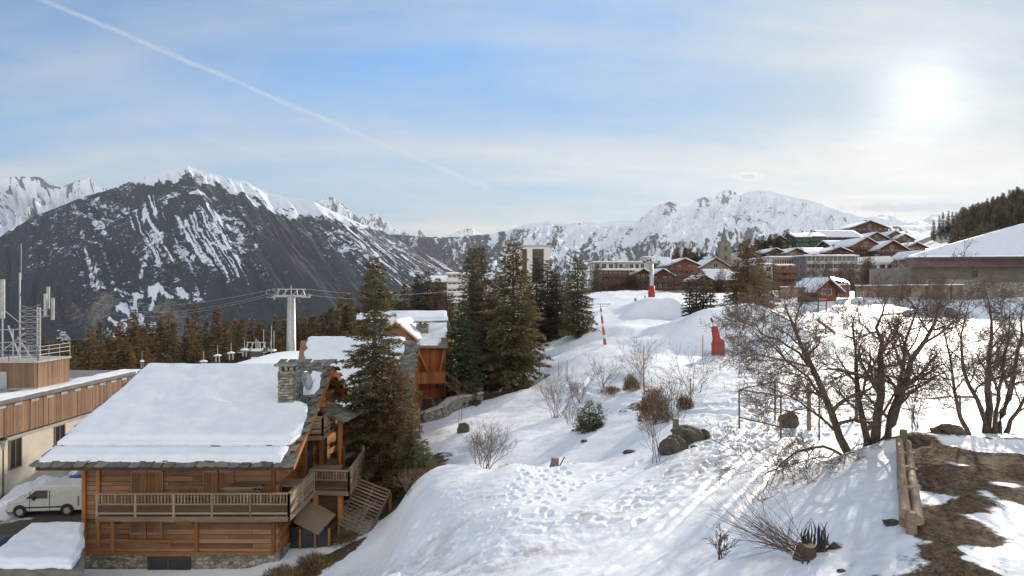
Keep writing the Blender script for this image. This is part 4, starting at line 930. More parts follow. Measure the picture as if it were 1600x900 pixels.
v1 = lambda v: (np.interp(v, [0, .12, .3, .42, .46, .56, .6, .8, 1], [9.95, 10.15, 9.95, 9.75, 8.4, 8.0, 8.0, 7.9, 7.4])+1.1)/11.4
snow_slab(RF, rp(-1.1, -.42, .05), rp(10.3, -.42, .05), rp(10.3, 7.6, .05), rp(-1.1, 7.6, .05), .42, nu=110, nv=70, seed=2, u1=v1, edge=.16, soft=.12, amp=.02)
snow_slab(RF, rp(-1.1, -1.66, .05), rp(9.9, -1.66, .05), rp(9.9, -.62, .05), rp(-1.1, -.62, .05), .26, nu=90, nv=12, seed=9, edge=.12)
snow_slab(RF, rp(8.95, 4.3, .06), rp(9.75, 4.3, .06), rp(9.45, 6.6, .06), rp(8.8, 6.9, .06), .16, nu=14, nv=16, seed=5, edge=.3)
snow_slab(RF, (-1.1, 11.2, roofz(11.2)+.05), (8.6, 11.2, roofz(11.2)+.05), (8.6, 7.7, roofz(7.7)+.05), (-1.1, 7.7, roofz(7.7)+.05), .3, nu=40, nv=16, seed=6)
# chimney with stone cap, dish
b = MB(); zb = roofz(3.2)-.3; rs = random.Random(8)
for j in range(15):
    for (x0, x1, y0, y1) in ((8.22, 8.60, 2.8, 3.5), (8.60, 8.98, 2.8, 3.5)):
        q = rs.uniform(-.03, .03); b.box(x0+rs.uniform(-.03, .02), x1+rs.uniform(-.02, .04), y0+q, y1, zb+j*.15, zb+j*.15+.138)
ch = b.build('chimney', STONE, RF, bevel=.02)
b = MB(); b.box(8.06, 9.14, 2.65, 3.7, zb+2.5, zb+2.64); b.build('chimney_cap', SLATE, ch, bevel=.02)
b = MB(); [b.box(x, x+.16, y, y+.16, zb+2.25, zb+2.5) for x in (8.24, 8.54, 8.8) for y in (2.85, 3.3)]; b.build('cap_feet', STONE, ch)
b = MB(); dc = Vector((9.35, 4.1, roofz(4.1)+.95)); ax = Vector((.93, -.25, .25)).normalized(); e1 = ax.cross(Vector((0, 0, 1))).normalized(); e2 = e1.cross(ax)
vs = []; 
for r_, o_ in ((0, -.10), (.25, -.08), (.45, -.02), (.52, .03)):
    for k in range(16): a = k*PI/8; vs.append(dc+e1*math.cos(a)*r_*.9+e2*math.sin(a)*r_+ax*o_)
b.add(vs, [(j*16+k, j*16+(k+1) % 16, j*16+16+(k+1) % 16, j*16+16+k) for j in range(3) for k in range(16)])
sdh = b.build('satellite_dish', METAL, RF, True); sdh.modifiers.new('s', 'SOLIDIFY').thickness = .02
b = MB().tube([dc+Vector((-.1, 0, 0)), (9.1, 4.1, roofz(4.1)+.5), (9.1, 4.1, roofz(4.1))], .025, 6); b.tube([dc-e2*.5, dc+ax*.5], .015, 5); b.build('dish_arm', DMETAL, sdh)
# balconies
def balcony(pts, zf, parent, carved=True, post=1.77, name='balcony', h=1.05):
    F_ = []; b = MB(); pl = MB(); bl = MB()
    for (x0, y0), (x1, y1) in zip(pts[:-1], pts[1:]):
        a = Vector((x0, y0, 0)); c = Vector((x1, y1, 0)); L = (c-a).length; d = (c-a)/L; n = max(1, round(L/post)); Z = Vector((0, 0, 1))
        for i in range(n+1): p = a+d*L*i/n; b.beam(p+Z*(zf-.25), p+Z*(zf+h+.02), .11, .11)
        b.beam(a+Z*(zf+h), c+Z*(zf+h), .15, .07); b.beam(a+Z*(zf+.56), c+Z*(zf+.56), .07, .09); b.beam(a+Z*(zf+.14), c+Z*(zf+.14), .07, .09); b.beam(a+Z*(zf-.12), c+Z*(zf-.12), .14, .22)
        if carved:
            k = int(L/.15)
            for i in range(k):
                p = a+d*(i+.5)*L/k; w_ = .035+.03*(i % 2)
                bl.tube([p+Z*(zf+.6), p+Z*(zf+.7), p+Z*(zf+.78), p+Z*(zf+.88), p+Z*(zf+h-.04)], [.025, .055, .03, .055, .025], 6, False)
            pl.beam(a+Z*(zf+.35), c+Z*(zf+.35), .03, .28)
        else:
            for q in (.24, .46, .68, .88): pl.beam(a+Z*(zf+q), c+Z*(zf+q), .04, .16)
    o = b.build(name, WGX if carved else WGY, parent, bevel=.01)
    pl.build('panel', WDARK if carved else WGY, o)
    if carved: bl.build('balusters', WGX, o, True)
    return o
bc = balcony([(1.3, -1.25), (10.15, -1.25)], 2.95, CH)
MB().slab([(1.3, -1.25, 2.93), (10.15, -1.25, 2.93), (10.15, 2.7, 2.93), (9.25, 2.7, 2.93), (9.25, 0, 2.93), (1.3, 0, 2.93)], .10).build('balcony_floor', WGX, bc)
balcony([(10.15, -1.25), (10.15, 2.6)], 2.95, CH, False)
tb = balcony([(9.9, 2.75), (12.0, 2.55)], 2.95, CH, True, 1.6, 'terrace_rail'); balcony([(12.0, 2.55), (11.8, 6.6)], 2.95, CH, False, 1.9, 'terrace_rail')
balcony([(11.8, 6.9), (11.1, 8.0), (11.6, 10.6)], 3.2, CH, False, 1.9, 'terrace_rail')
MB().slab([(9.25, 2.7, 2.93), (12.0, 2.55, 2.93), (11.8, 7.0, 2.93), (11.6, 10.6, 2.95), (9.25, 10.6, 2.95)], .16).build('terrace_floor', WGY, CH)
b = MB()
for x, y, z0 in ((11.5, 2.8, .2), (11.6, 6.6, .5), (10.2, 2.8, .2), (11.4, 10.2, .5)): b.box(x-.13, x+.13, y-.13, y+.13, z0, 2.8)
for x, y in ((9.55, 3.0), (9.6, 6.0)): b.box(x-.12, x+.12, y-.12, y+.12, 3.0, roofz(y)-.4)
b.build('support_post', WOODZ, CH, bevel=.02)
ub = balcony([(9.3, 3.7), (10.25, 3.9), (10.25, 6.3)], 5.55, CH, False, 1.5, 'upper_balcony', 1.0)
MB().slab([(9.2, 3.6, 5.5), (10.3, 3.8, 5.5), (10.3, 6.4, 5.5), (9.2, 6.4, 5.5)], .12).build('balcony_floor', WOODY, ub)
pr = MB().slab([(9.3, 5.2, 6.75), (11.0, 5.0, 6.1), (11.4, 7.2, 6.15), (9.3, 7.4, 6.9)], .1).build('porch_roof', WOODY, CH)
roof_tiles(pr, (11.05, 4.9, 6.12), (0.12, 1, 0), Vector((-1, 0, .38)).normalized(), 5, 4, lambda u, v: True, seed=7)
MB().box(10.6, 10.85, 5.6, 5.85, 3.0, 6.3).box(10.75, 10.85, 5.3, 6.3, 3.0, 4.4).build('porch_post', WOODZ, CH, bevel=.02)
b = MB(); b.box(9.24, 9.3, 4.3, 5.3, 3.05, 5.1); b.box(9.24, 9.3, 6.8, 8.2, 3.05, 5.0); b.box(9.24, 9.3, 5.0, 6.2, 5.7, 7.1); b.build('door', GLASS, CH)
# wooden slatted ramp roof and glazed lean-to under the terrace
sr = MB()
A0 = Vector((12.0, 4.6, 3.0)); A1 = Vector((13.9, 3.9, 2.55)); B0 = Vector((11.55, 2.3, 1.35)); B1 = Vector((13.1, 1.6, .95))
for i in range(15):
    t = i/14; sr.beam(A0.lerp(B0, t), A1.lerp(B1, t), .11, .05)
sr.beam(A0-Vector((0, 0, .1)), B0-Vector((0, 0, .1)), .12, .12); sr.beam(A1-Vector((0, 0, .1)), B1-Vector((0, 0, .1)), .12, .12); sr.beam(A0.lerp(A1, .5)-Vector((0, 0, .1)), B0.lerp(B1, .5)-Vector((0, 0, .1)), .1, .1)
sr = sr.build('slatted_roof', WGX, CH)
b = MB(); 
for p in (A1, B0, B1): b.beam(p-Vector((0, 0, .1)), Vector((p.x, p.y, -.5)), .13, .13)
b.beam(B0-Vector((0, 0, .5)), B1-Vector((0, 0, .4)), .08, .12); b.beam(B0-Vector((0, 0, .5)), (12.3, 2.0, .4), .06, .1); b.build('roof_frame', WOODZ, sr)
lt = MB().slab([(9.6, 1.1, 1.9), (10.9, .9, 1.35), (11.3, 2.6, 1.75), (9.7, 2.9, 2.5)], .07).build('lean_to_roof', WGX, CH)
b = MB(); b.box(9.7, 11.4, 2.9, 3.0, -.3, 2.6); b.build('lean_to_wall', WDARK, CH)
b = MB(); 
for x in (9.85, 10.6, 11.3): b.box(x-.05, x+.05, 1.3, 1.4, -.2, 1.45)
MB().box(9.35, 11.35, 1.42, 1.5, -.25, 1.5).build('lean_to_glazing', GLASS, CH); MB().box(9.35, 11.4, 1.5, 2.9, -.3, 1.3).build('lean_to_core', WDARK, CH)
b.box(9.8, 13.0, 1.25, 1.4, -.25, .25); b.build('lean_to_frame', WOODZ, CH)
MB().box(9.6, 13.2, 1.5, 6.0, -1.0, -.15).box(13.0, 13.6, 2.0, 5.2, -.9, .25).build('terrace_foundation', STONE, CH, bevel=.05)
# things lying on the balcony and terrace
rs = random.Random(3)
def stack(loc, nx, nz, L, label, name='plank_stack'):
    b = MB()
    for k in range(nz):
        for i in range(nx):
            o_ = rs.uniform(-.2, .2); y = i*.19+rs.uniform(-.03, .03); b.beam((-L/2+o_, y, .03+k*.055), (L/2+o_+rs.uniform(-.2, .1), y+rs.uniform(-.06, .06), .03+k*.055), .16, .045)
    o = b.build(name, WGX, None, loc=loc); return tag(o, label, 'planks', 'board stacks on the chalet balcony')
O = Vector((-20.46, 32, -13.5))
stack(O+Vector((5.0, -.75, 2.96)), 3, 16, .75, 'tall stack of grey boards on the balcony between the two pairs of shutters')
stack(O+Vector((7.7, -.75, 2.96)), 3, 22, 1.6, 'long stack of grey boards on the balcony near its right corner')
stack(O+Vector((1.9, -.75, 2.96)), 2, 5, .9, 'low heap of boards on the left end of the balcony')
b = MB(); b.box(-.8, .8, -.4, .4, .7, .78)
tb_ = thing('terrace_table', 'wooden table standing on the chalet terrace', 'table', O+Vector((10.35, 4.4, 2.95))); b.build('tabletop', WGX, tb_)
for sx in (-.7, .65):
    for sy in (-.3, .3): MB().box(sx, sx+.08, sy, sy+.08, 0, .7).build('leg', WOODZ, tb_)
tb_ = thing('garden_table', 'pale table with boards piled beside it on the right end of the balcony', 'table', O+Vector((9.6, .9, 2.95))); MB().box(-.45, .5, -.6, .6, .9, .97).build('tabletop', WGX, tb_)
for sx in (-.4, .37):
    for sy in (-.5, .45): MB().box(sx, sx+.07, sy, sy+.07, 0, .9).build('leg', WOODZ, tb_)
b = MB()
for k in range(26): b.beam((rs.uniform(-.5, .5), rs.uniform(-.5, .4), rs.uniform(0, .3)), (rs.uniform(-.5, .5), rs.uniform(-.5, .4), rs.uniform(.1, .6)), .09, .07)
tag(b.build('firewood_pile', WGX, None, loc=O+Vector((9.2, -.6, 2.98))), 'loose heap of split firewood at the balcony corner', 'firewood')
b = MB(); b.add([(-.5, -.3, 0), (.5, -.3, 0), (.55, .3, .05), (-.5, .3, .0), (-.4, -.2, .28), (.35, -.25, .2), (.45, .2, .22), (-.35, .2, .35)], [(0,3,2,1),(4,5,6,7),(0,1,5,4),(1,2,6,5),(2,3,7,6),(3,0,4,7)])
tag(b.build('blue_tarp', plain('blue_tarp_cloth', (.08, .28, .48), .5), None, loc=O+Vector((10.5, 1.75, -.12)), bevel=.05), 'crumpled light blue tarp in the lean-to under the terrace', 'tarp')

# ================================================================ LOW SHED bottom left
sh = thing('small_shed', 'low shed roof corner under thick snow beside the log chalet', 'shed', (-21.6, 29.5, -13.45))
# roof plane: top edge far, bottom edge near
r00, r10, r11, r01 = (-1.6, -3.2, 2.15), (.75, -3.2, 2.15), (.75, .6, 3.05), (-.2, .6, 3.05)
a = P(0, 890, 26.5); 
q00, q10, q11, q01 = [P(-40, 893, 26.3)-Vector(sh.location), P(132, 893, 26.3)-Vector(sh.location), P(131, 824, 30.4)-Vector(sh.location), P(50, 826, 30.4)-Vector(sh.location)]
rf = MB().slab([q00, q10, q11, q01], .18).build('roof', SLATE, sh)
snow_slab(rf, q00+Vector((.1, .15, .02)), q10+Vector((0, .15, .02)), q11+Vector((0, 0, .02)), q01+Vector((0, 0, .02)), .34, nu=50, nv=40, seed=12, edge=.22, u1=lambda v: np.interp(v, [0, .2, .5, 1], [.86, .93, 1.0, 1.0]))
dz_ = Vector((0, 0, -.2)); MB().slab([q00.lerp(q11, .06)+dz_, q10.lerp(q01, .06)+dz_, q11+dz_, q01+dz_], 2.6).build('wall', WDARK, sh)

# ================================================================ LEFT LONG BUILDING
LB = thing('long_building', 'long pale building with timber band below its flat snowy roof at the left edge', 'building', (-32, 36, -13.45))
# facade plane x=0, from y=-8 to y=21.5 ; roof z 6.35
b = MB(); b.box(-22, 0, -10, 20.8, -.5, 4.7); b.build('wall', PLASTER, LB)
bw = MB(); y = -10.0; rs = random.Random(6)
while y < 21.6: bw.box(.25, .25+rs.uniform(.07, .10), y+.005, y+.245, 4.15, 6.15); y += .25
bd = bw.build('timber_band', WCLAD, LB); MB().box(-.1, .25, -10, 21.5, 4.2, 6.2).build('backing', WDARK, bd)
b = MB()
for k in range(22): b.box(.34, .37, -9.6+k*1.45, -8.9+k*1.45, 5.95, 6.12)
b.build('snow_clips', METAL, bd)
b = MB().box(-22, .5, -10, 21.8, 6.2, 6.32); b.box(.3, .52, -10, 21.8, 6.3, 6.45); rfl = b.build('roof', ROOFM, LB)
snow_slab(rfl, (-2.2, -10, 6.32), (.3, -10, 6.32), (.3, 21.4, 6.32), (-1.5, 21.4, 6.32), .16, nu=20, nv=120, seed=20, edge=.5)
snow_slab(rfl, (-7.5, 4, 6.32), (-3.0, 4.5, 6.32), (-2.4, 16, 6.32), (-5.5, 16, 6.32), .07, nu=30, nv=50, seed=22, edge=1.3)
snow_slab(rfl, (-16, -6, 6.32), (-11.0, -6, 6.32), (-12, 19, 6.32), (-17.5, 19, 6.32), .08, nu=30, nv=60, seed=23, edge=1.5)
for y0, z0, z1 in ((-2.2, 1.4, 3.6), (2.6, 1.9, 3.7), (6.4, 1.9, 3.7), (10.6, 1.9, 3.7), (14.8, 1.9, 3.7), (-6.4, 1.4, 3.6)):
    s = MB().box(-.04, .012, y0, y0+.95, z0, z1).build('window', GLASS, LB)
    b = MB(); b.box(-.02, .05, y0-.08, y0, z0-.06, z1+.06); b.box(-.02, .05, y0+.95, y0+1.03, z0-.06, z1+.06); b.box(-.02, .045, y0, y0+.95, z1, z1+.07); b.box(-.02, .07, y0, y0+.95, z0-.07, z0); b.box(-.02, .04, y0+.44, y0+.5, z0, z1); b.build('frame', WCLAD, s)
MB().box(-.02, .03, 1.6, 3.2, -.2, .55).build('cellar_door', WDARK, LB)
MB().box(0, .03, -10, 21, 3.75, 4.1).build('ledge', CONC, LB)
# lamp, antenna hut etc on the roof
def post_lamp(loc):
    t = thing('street_lamp', 'black street lamp standing by the pale wall at the left edge', 'street lamp', loc)
    MB().tube([(0, 0, 0), (0, 0, .5), (0, 0, .55), (0, 0, 3.4)], [.11, .10, .05, .04], 8).build('post', DMETAL, t, True)
    MB().tube([(0, 0, 3.4), (0, 0, 3.5), (0, 0, 3.95)], [.10, .12, .2], 8).build('lantern', plain('milk_glass', (.6, .58, .52), .3), t)
    MB().tube([(0, 0, 3.95), (0, 0, 4.05), (0, 0, 4.2)], [.24, .2, .03], 8).build('cap', DMETAL, t); return t
post_lamp((P(5, 783, 41.6).x, 41.6, -13.45))
HT = thing('roof_hut', 'small brown boarded hut with railed top on the flat roof', 'hut', (P(40, 600, 47).x, 47, -7.1))
b = MB(); b.box(-2.6, 1.7, -1.2, 2.0, 0, .25); b.build('plinth', CONC, HT)
b = MB(); k = -2.6
while k < 1.7: b.box(k+.005, k+.21, -1.25, -1.19, .25, 1.95); k += .215
k = -1.2
while k < 2.0: b.box(1.7, 1.75, k+.005, k+.21, .25, 2.0); k += .215
w1 = b.build('cladding', WCLAD, HT); MB().box(-2.58, 1.69, -1.18, 1.95, .25, 1.95).build('core', WDARK, w1)
MB().box(-2.7, 1.85, -1.35, 2.1, 1.95, 2.08).build('deck', CONC, HT)
s = MB().box(-.95, -.35, -1.30, -1.255, .2, 1.35).build('door', METAL, HT)
b = MB()
for (x0, y0, x1, y1) in ((-.2, -1.3, 1.8, -1.3), (1.8, -1.3, 1.8, 2.0), (-2.6, -1.3, -.2, -1.3)):
    for z in (2.5, 2.8, 3.05): b.tube([(x0, y0, z), (x1, y1, z)], .025, 5)
    for i in range(4): b.tube([(x0+(x1-x0)*i/3, y0+(y1-y0)*i/3, 2.05), (x0+(x1-x0)*i/3, y0+(y1-y0)*i/3, 3.08)], .03, 5)
b.build('railing', METAL, HT)
b = MB(); b.box(-2.3, .3, -2.2, -1.35, -.02, .1)
for x in (-2.3, -1.4, -.3, .3): b.tube([(x, -2.2, 0), (x, -2.2, 1.0)], .025, 5)
for z in (.5, 1.0): b.tube([(-2.3, -2.2, z), (.3, -2.2, z)], .025, 5)
b.build('platform', METAL, HT)
AM = thing('antenna_mast', 'lattice antenna mast with white panel aerials rising from the roof hut', 'antenna', (P(36, 560, 47.5).x, 47.8, -5.0))
b = MB()
for (x, y) in ((-.45, 0), (1.0, 0), (.3, .7)): b.tube([(x, y, 0), (x, y, 3.6 if x > 0 else 4.6)], .05, 6)
for i in range(9):
    z = i*.42
    for (p, q) in (((-.45, 0), (1.0, 0)), ((1.0, 0), (.3, .7)), ((.3, .7), (-.45, 0))):
        b.tube([(*p, z), (*q, z)], .018, 4); b.tube([(*p, z), (*q, z+.42)], .018, 4)
b.build('lattice', METAL, AM)
MB().tube([(-.45, 0, 4.4), (-.45, 0, 6.1)], .05, 6).tube([(-.35, 0, 5.6), (-.35, 0, 8.2)], .022, 5).build('whip_aerial', METAL, AM)
for x, y, z in ((1.6, -.3, 3.0), (1.85, .1, 2.7), (1.45, .2, 3.5)): MB().box(x-.1, x+.1, y-.08, y+.08, z, z+1.6).build('panel_aerial', plain('aerial_white', (.40, .41, .38), .5), AM, bevel=.03)
MB().tube([(1.0, 0, 3.4), (1.7, -.1, 3.4)], .03, 5).tube([(1.0, 0, 2.9), (1.7, 0, 3.0)], .03, 5).tube([(-.45, 0, 2.5), (-3.4, -.2, 5.0)], .03, 5).build('bracket', METAL, AM)
t = thing('antenna_mast', 'big white panel aerial on diagonal struts cut by the left edge', 'antenna', (P(4, 600, 46).x, 46, -5.0))
MB().box(-.12, .14, -.1, .1, 3.6, 7.0).build('panel_aerial', MATS['aerial_white'], t, bevel=.04); t.scale = (1, 1, .8)
b = MB(); b.tube([(0, 0, 0), (0, 0, 6)], .05, 6)
for p, q in (((-.6, 0, .2), (1.6, 0, 2.4)), ((1.2, 0, .2), (.4, 0, 3.0)), ((-.5, 0, 2.6), (1.4, .1, 2.7)), ((-.5, 0, 1.5), (1.5, .1, 1.6)), ((.5, .3, .2), (.5, .3, 2.6)), ((1.9, .2, .1), (.9, .2, 2.0))): b.tube([p, q], .05, 5)
b.build('strut', METAL, t)
def vent(loc, label, h=.9, s=1.0):
    t = thing('roof_vent', label, 'roof vent', loc, 0, 'roof vents')
    MB().tube([(-.16*s, 0, 0), (-.16*s, 0, h*.6)], .05*s, 6).tube([(.16*s, 0, 0), (.16*s, 0, h*.6)], .05*s, 6).build('pipe', METAL, t)
    MB().tube([(0, 0, h*.6), (0, 0, h*.66), (0, 0, h*.78)], [.36*s, .36*s, .08*s], 12).build('snow_cap', SNOW, t)
    MB().tube([(0, 0, h*.78), (0, 0, h*1.6)], .035*s, 5).build('aerial', METAL, t)
# ================================================================ DOMED BUILDING behind the ridge
DB = thing('domed_building', 'building with a shallow curved snowy roof just showing over the chalet ridge', 'building', (P(385, 600, 62).x, 62, -13.6))
b = MB(); n = 16; pr_ = [(-6.0+12*i/n, 0, 4.6+1.55*math.sin(PI*i/n)**.8) for i in range(n+1)]
b.prism([(-6.0, 0, -.3)]+pr_+[(6, 0, -.3)], (0, 14, 0)); b.build('wall', CONC, DB)
vs = np.array([[(x*1.03, y, z+.05+.2*(j > 0)) for x, _, z in pr_] for j, y in enumerate((-.3, -.25, 2, 8, 14.2))]); npmesh('roof_snow', vs.reshape(-1, 3), gridfaces(5, n+1), SNOW, DB)
b = MB(); 
for i in range(4, 9): b.add([tuple(vs[0][i]+np.array([0, -.05, .0])), tuple(vs[0][i+1]+np.array([0, -.05, 0])), tuple(vs[1][i+1]+np.array([0, -.06, .0])), tuple(vs[1][i]+np.array([0, -.06, 0]))], [(0, 1, 2, 3)])
b.build('yellow_insulation', plain('ochre', (.5, .36, .12), .8), DB)
for px, py, lb in ((318, 575, 'leftmost small capped vent on the roof behind the chalet'), (340, 566, 'second capped vent from the left, with a bent aerial'), (361, 562, 'capped vent at the top of the curved roof, with the long aerial'), (382, 557, 'capped double pipe vent right of the curved roof top')):
    vent(P(px, py, 63), lb, 1.0)
vent(P(222, 575, 57), 'single white pipe vent at the end of the timber banded roof', .9, .5)
# ================================================================ SECOND AND THIRD CHALET
S2 = thing('snowy_chalet', 'chalet half hidden behind the tall near spruce with snow roof and stone verge', 'chalet', (P(555, 650, 46).x, 46, -12.9))
ox, oy, oz = S2.location
def L2(px, py, D, o=S2): return P(px, py, D)-Vector(o.location)
e0, e1 = L2(452, 662, 45.5), L2(627, 662, 45.5); t0, t1 = L2(470, 532, 57), L2(646, 532, 57)
rf = MB().slab([e0, e1, t1, t0], .2).build('roof', WOODX, S2)
dv = (t1-e1).normalized(); roof_tiles(rf, e1-Vector((1.9, 0, -.02)), (1, 0, 0), dv, 5, 29, lambda u, v: True, seed=14)
snow_slab(rf, e0+Vector((0, 0, .03)), e1+Vector((-.9, 0, .03)), t1+Vector((-.7, 0, .03)), t0+Vector((.7, 0, .03)), .4, nu=60, nv=60, seed=31, edge=.3)
b = MB(); b.slab([t0, t1, t1+Vector((0, 6, -2.6)), t0+Vector((0, 6, -2.6))], .2); b.build('roof_back', WOODX, rf)
snow_slab(rf, t1+Vector((-.7, 6, -2.57)), t0+Vector((.7, 6, -2.57)), t0+Vector((.7, 0, .03)), t1+Vector((-.7, 0, .03)), .35, nu=30, nv=20, seed=33)
x1 = e1.x-1.0
b = MB(); b.prism([(x1, e1.y+1, -.5), (x1, e1.y+1, e1.z+.2), (x1, t1.y, t1.z-.3), (x1, t1.y+5, t1.z-2.4), (x1, t1.y+5, -.5)], (-8.2, 0, 0)); b.build('wall', WOODY, S2)
b = MB(); b.beam(e1+Vector((0, 0, -.1)), t1+Vector((0, 0, -.1)), .08, .3)
for k in range(6): p = e1.lerp(t1, k/5.0); b.beam(p+Vector((-1.2, 0, -.35)), p+Vector((.1, 0, -.35)), .2, .22)
b.build('bargeboard', WOODY, rf)
b = MB(); b.box(x1, x1+1.3, e1.y+.5, e1.y+7, 2.3, 2.45); 
for y in (.5, 2.6, 4.8, 7): b.box(x1+1.2, x1+1.32, e1.y+y-.06, e1.y+y+.06, -.4, 3.6)
b.box(x1+1.22, x1+1.3, e1.y+.5, e1.y+7, 2.7, 3.45); b.build('balcony', WOODY, S2)
R3 = thing('red_chalet', 'tall red timbered chalet with stone footing, stone chimney and snowy stepped roof', 'chalet', (P(675, 640, 62).x, 62, -11.5))
def L3(px, py, D): return P(px, py, D)-Vector(R3.location)
a0 = L3(648, 541, 61.4); a1 = L3(700, 541, 61.4); c0 = L3(560, 490, 72); c1 = L3(698, 490, 72); m0 = L3(650, 507, 68); m1 = L3(699, 507, 68)
xl, xr = L3(655, 600, 62).x, L3(697, 600, 62).x; zt = a0.z-.1
b = MB(); x = xl
while x < xr-.6: b.box(x+.005, x+.215, 0, .1, 1.2, zt); x += .22
wl = b.build('front_wall', WREDZ, R3); MB().box(xl, xr-.05, .08, 9, .9, zt).build('wall_core', WREDZ, wl)
MB().box(xl-.05, xr, -.05, 9, -.8, 1.35).build('stone_base', STONE, R3)
MB().box(xl+.3, xl+1.2, -.08, -.04, .1, 1.2).build('cellar_door', WDARK, R3)
MB().box(xl-7, xl, 5.5, 12, -.6, 5.6).build('wing_wall', WOODX, R3)
b = MB()
b.beam((xr-.1, -.1, -.2), (xr-.1, -.1, zt), .16); b.beam((xl+.05, -.1, -.2), (xl+.05, -.1, zt), .14); b.beam((xr-.6, -.9, 3.0), (xr-.1, -.1, zt), .12); b.beam((xl+.9, -.1, 3.4), (xl-.1, -.7, zt), .14)
b.build('timber_brace', WOODZ, R3)
bb = MB(); bb.box(xl-.3, xr+.1, -1.2, 0, 2.75, 2.9); k = xl-.3
while k < xr: bb.box(k+.01, k+.17, -1.22, -1.16, 2.75, 3.75); k += .18
bb.beam((xl-.4, -1.2, 3.8), (xr+.2, -1.2, 3.8), .12, .08); bb.build('balcony', WOODZ, R3)
s = MB()
for i in range(12): s.box(xr+.1+i*.22, xr+.36+i*.22, -.9, .2, 2.75-i*.17, 2.82-i*.17)
s.beam((xr+.1, -.95, 3.7), (xr+2.9, -.95, 1.7), .08, .1); s.beam((xr+.1, -.95, 2.7), (xr+2.9, -.95, .7), .08, .2); s.build('outside_stairs', WOODY, R3)
MB().box(xr+.2, xr+3.2, 1.0, 8, -1, 2.2).build('annex', STONE, R3)
rf = MB(); rf.slab([a0, a1, m1, m0], .18); rf.slab([m0+Vector((-6.2, 0, -.05)), m1+Vector((0, 0, .35)), c1, c0], .18); rf.slab([c0, c1, c1+Vector((0, 7, -2.8)), c0+Vector((0, 7, -2.8))], .18); rf = rf.build('roof', SLATE, R3)
snow_slab(rf, a0+Vector((-1.0, .1, .04)), a1+Vector((-.9, .1, .04)), a1.lerp(m1, .27)+Vector((-.5, 0, .04)), a0.lerp(m0, .27)+Vector((-.5, 0, .04)), .3, nu=24, nv=8, seed=41)
snow_slab(rf, a0.lerp(m0, .36)+Vector((.2, 0, .04)), a1.lerp(m1, .36)+Vector((-.1, 0, .04)), m1+Vector((-.1, -.3, .04)), m0+Vector((.1, -.3, .04)), .3, nu=24, nv=12, seed=42)
snow_slab(rf, m0+Vector((-6.2, .1, -.01)), m1+Vector((0, .1, .39)), c1+Vector((0, 0, .04)), c0+Vector((0, 0, .04)), .35, nu=50, nv=16, seed=43)
chx = L3(660, 520, 64.5); b = MB().box(chx.x-.55, chx.x+.6, chx.y-.4, chx.y+.5, chx.z-1.0, chx.z+.85); b.box(chx.x-.8, chx.x+.85, chx.y-.65, chx.y+.75, chx.z+1.0, chx.z+1.12); b.box(chx.x-.3, chx.x-.1, chx.y-.2, chx.y+.2, chx.z+.85, chx.z+1.0); b.box(chx.x+.15, chx.x+.35, chx.y-.2, chx.y+.2, chx.z+.85, chx.z+1.0); b.build('chimney', STONE, rf)
# cross gable left of the chimney
gp, g0, g1 = L3(618, 503, 60.5), L3(586, 530, 60.5), L3(652, 531, 60.5); yb = Vector((0, 8, 0))
b = MB(); b.prism([g0+Vector((.6, .8, 0)), gp+Vector((0, .8, -.25)), g1+Vector((-.6, .8, 0)), Vector((g1.x-.6, g1.y+.8, 1)), Vector((g0.x+.6, g0.y+.8, 1))], (0, 7, 0)); b.build('gable_wall', WOODX, R3)
b = MB(); b.slab([g0, gp, gp+yb, g0+yb], .16); b.slab([gp, g1, g1+yb, gp+yb], .16); gr_ = b.build('gable_roof', WOODY, R3)
snow_slab(gr_, g0+Vector((0, .1, .03)), g0+yb, gp+yb, gp+Vector((0, .1, .03)), .28, nu=24, nv=12, seed=44); snow_slab(gr_, g1+Vector((0, .1, .03)), g1+yb, gp+yb, gp+Vector((0, .1, .03)), .28, nu=24, nv=12, seed=45)
# low stone wall curving below
wv = [(648, 652, 57), (662, 650, 56.6), (690, 640, 57.3), (705, 628, 59), (735, 622, 61), (752, 618, 62.5)]
b = MB(); t = thing('stone_wall', 'low curved dry stone wall with grey coping below the red chalet', 'wall', P(690, 650, 58))
for (p, q) in zip(wv[:-1], wv[1:]):
    A = P(*p)-Vector(t.location); B = P(*q)-Vector(t.location); A.z += .0; b.beam(A+Vector((0, 0, -.55)), B+Vector((0, 0, -.55)), .5, 1.6)
b.build('masonry', STONE, t); b = MB()
for (p, q) in zip(wv[:-1], wv[1:]):
    A = P(*p)-Vector(t.location); B = P(*q)-Vector(t.location); b.beam(A+Vector((0, 0, .32)), B+Vector((0, 0, .32)), .66, .14)
b.build('coping', CONC, t)
t = thing('storage_box', 'low brown boarded shelter at the end of the stone wall', 'shelter', P(722, 620, 63.5)); b = MB(); [b.box(-1.9+i*.2, -1.71+i*.2, 0, .06, -1.2, .7) for i in range(19)]; b.build('wall', WDARK, t); MB().box(-2, 2, -.1, 2, .7, .82).build('roof', WGX, t)

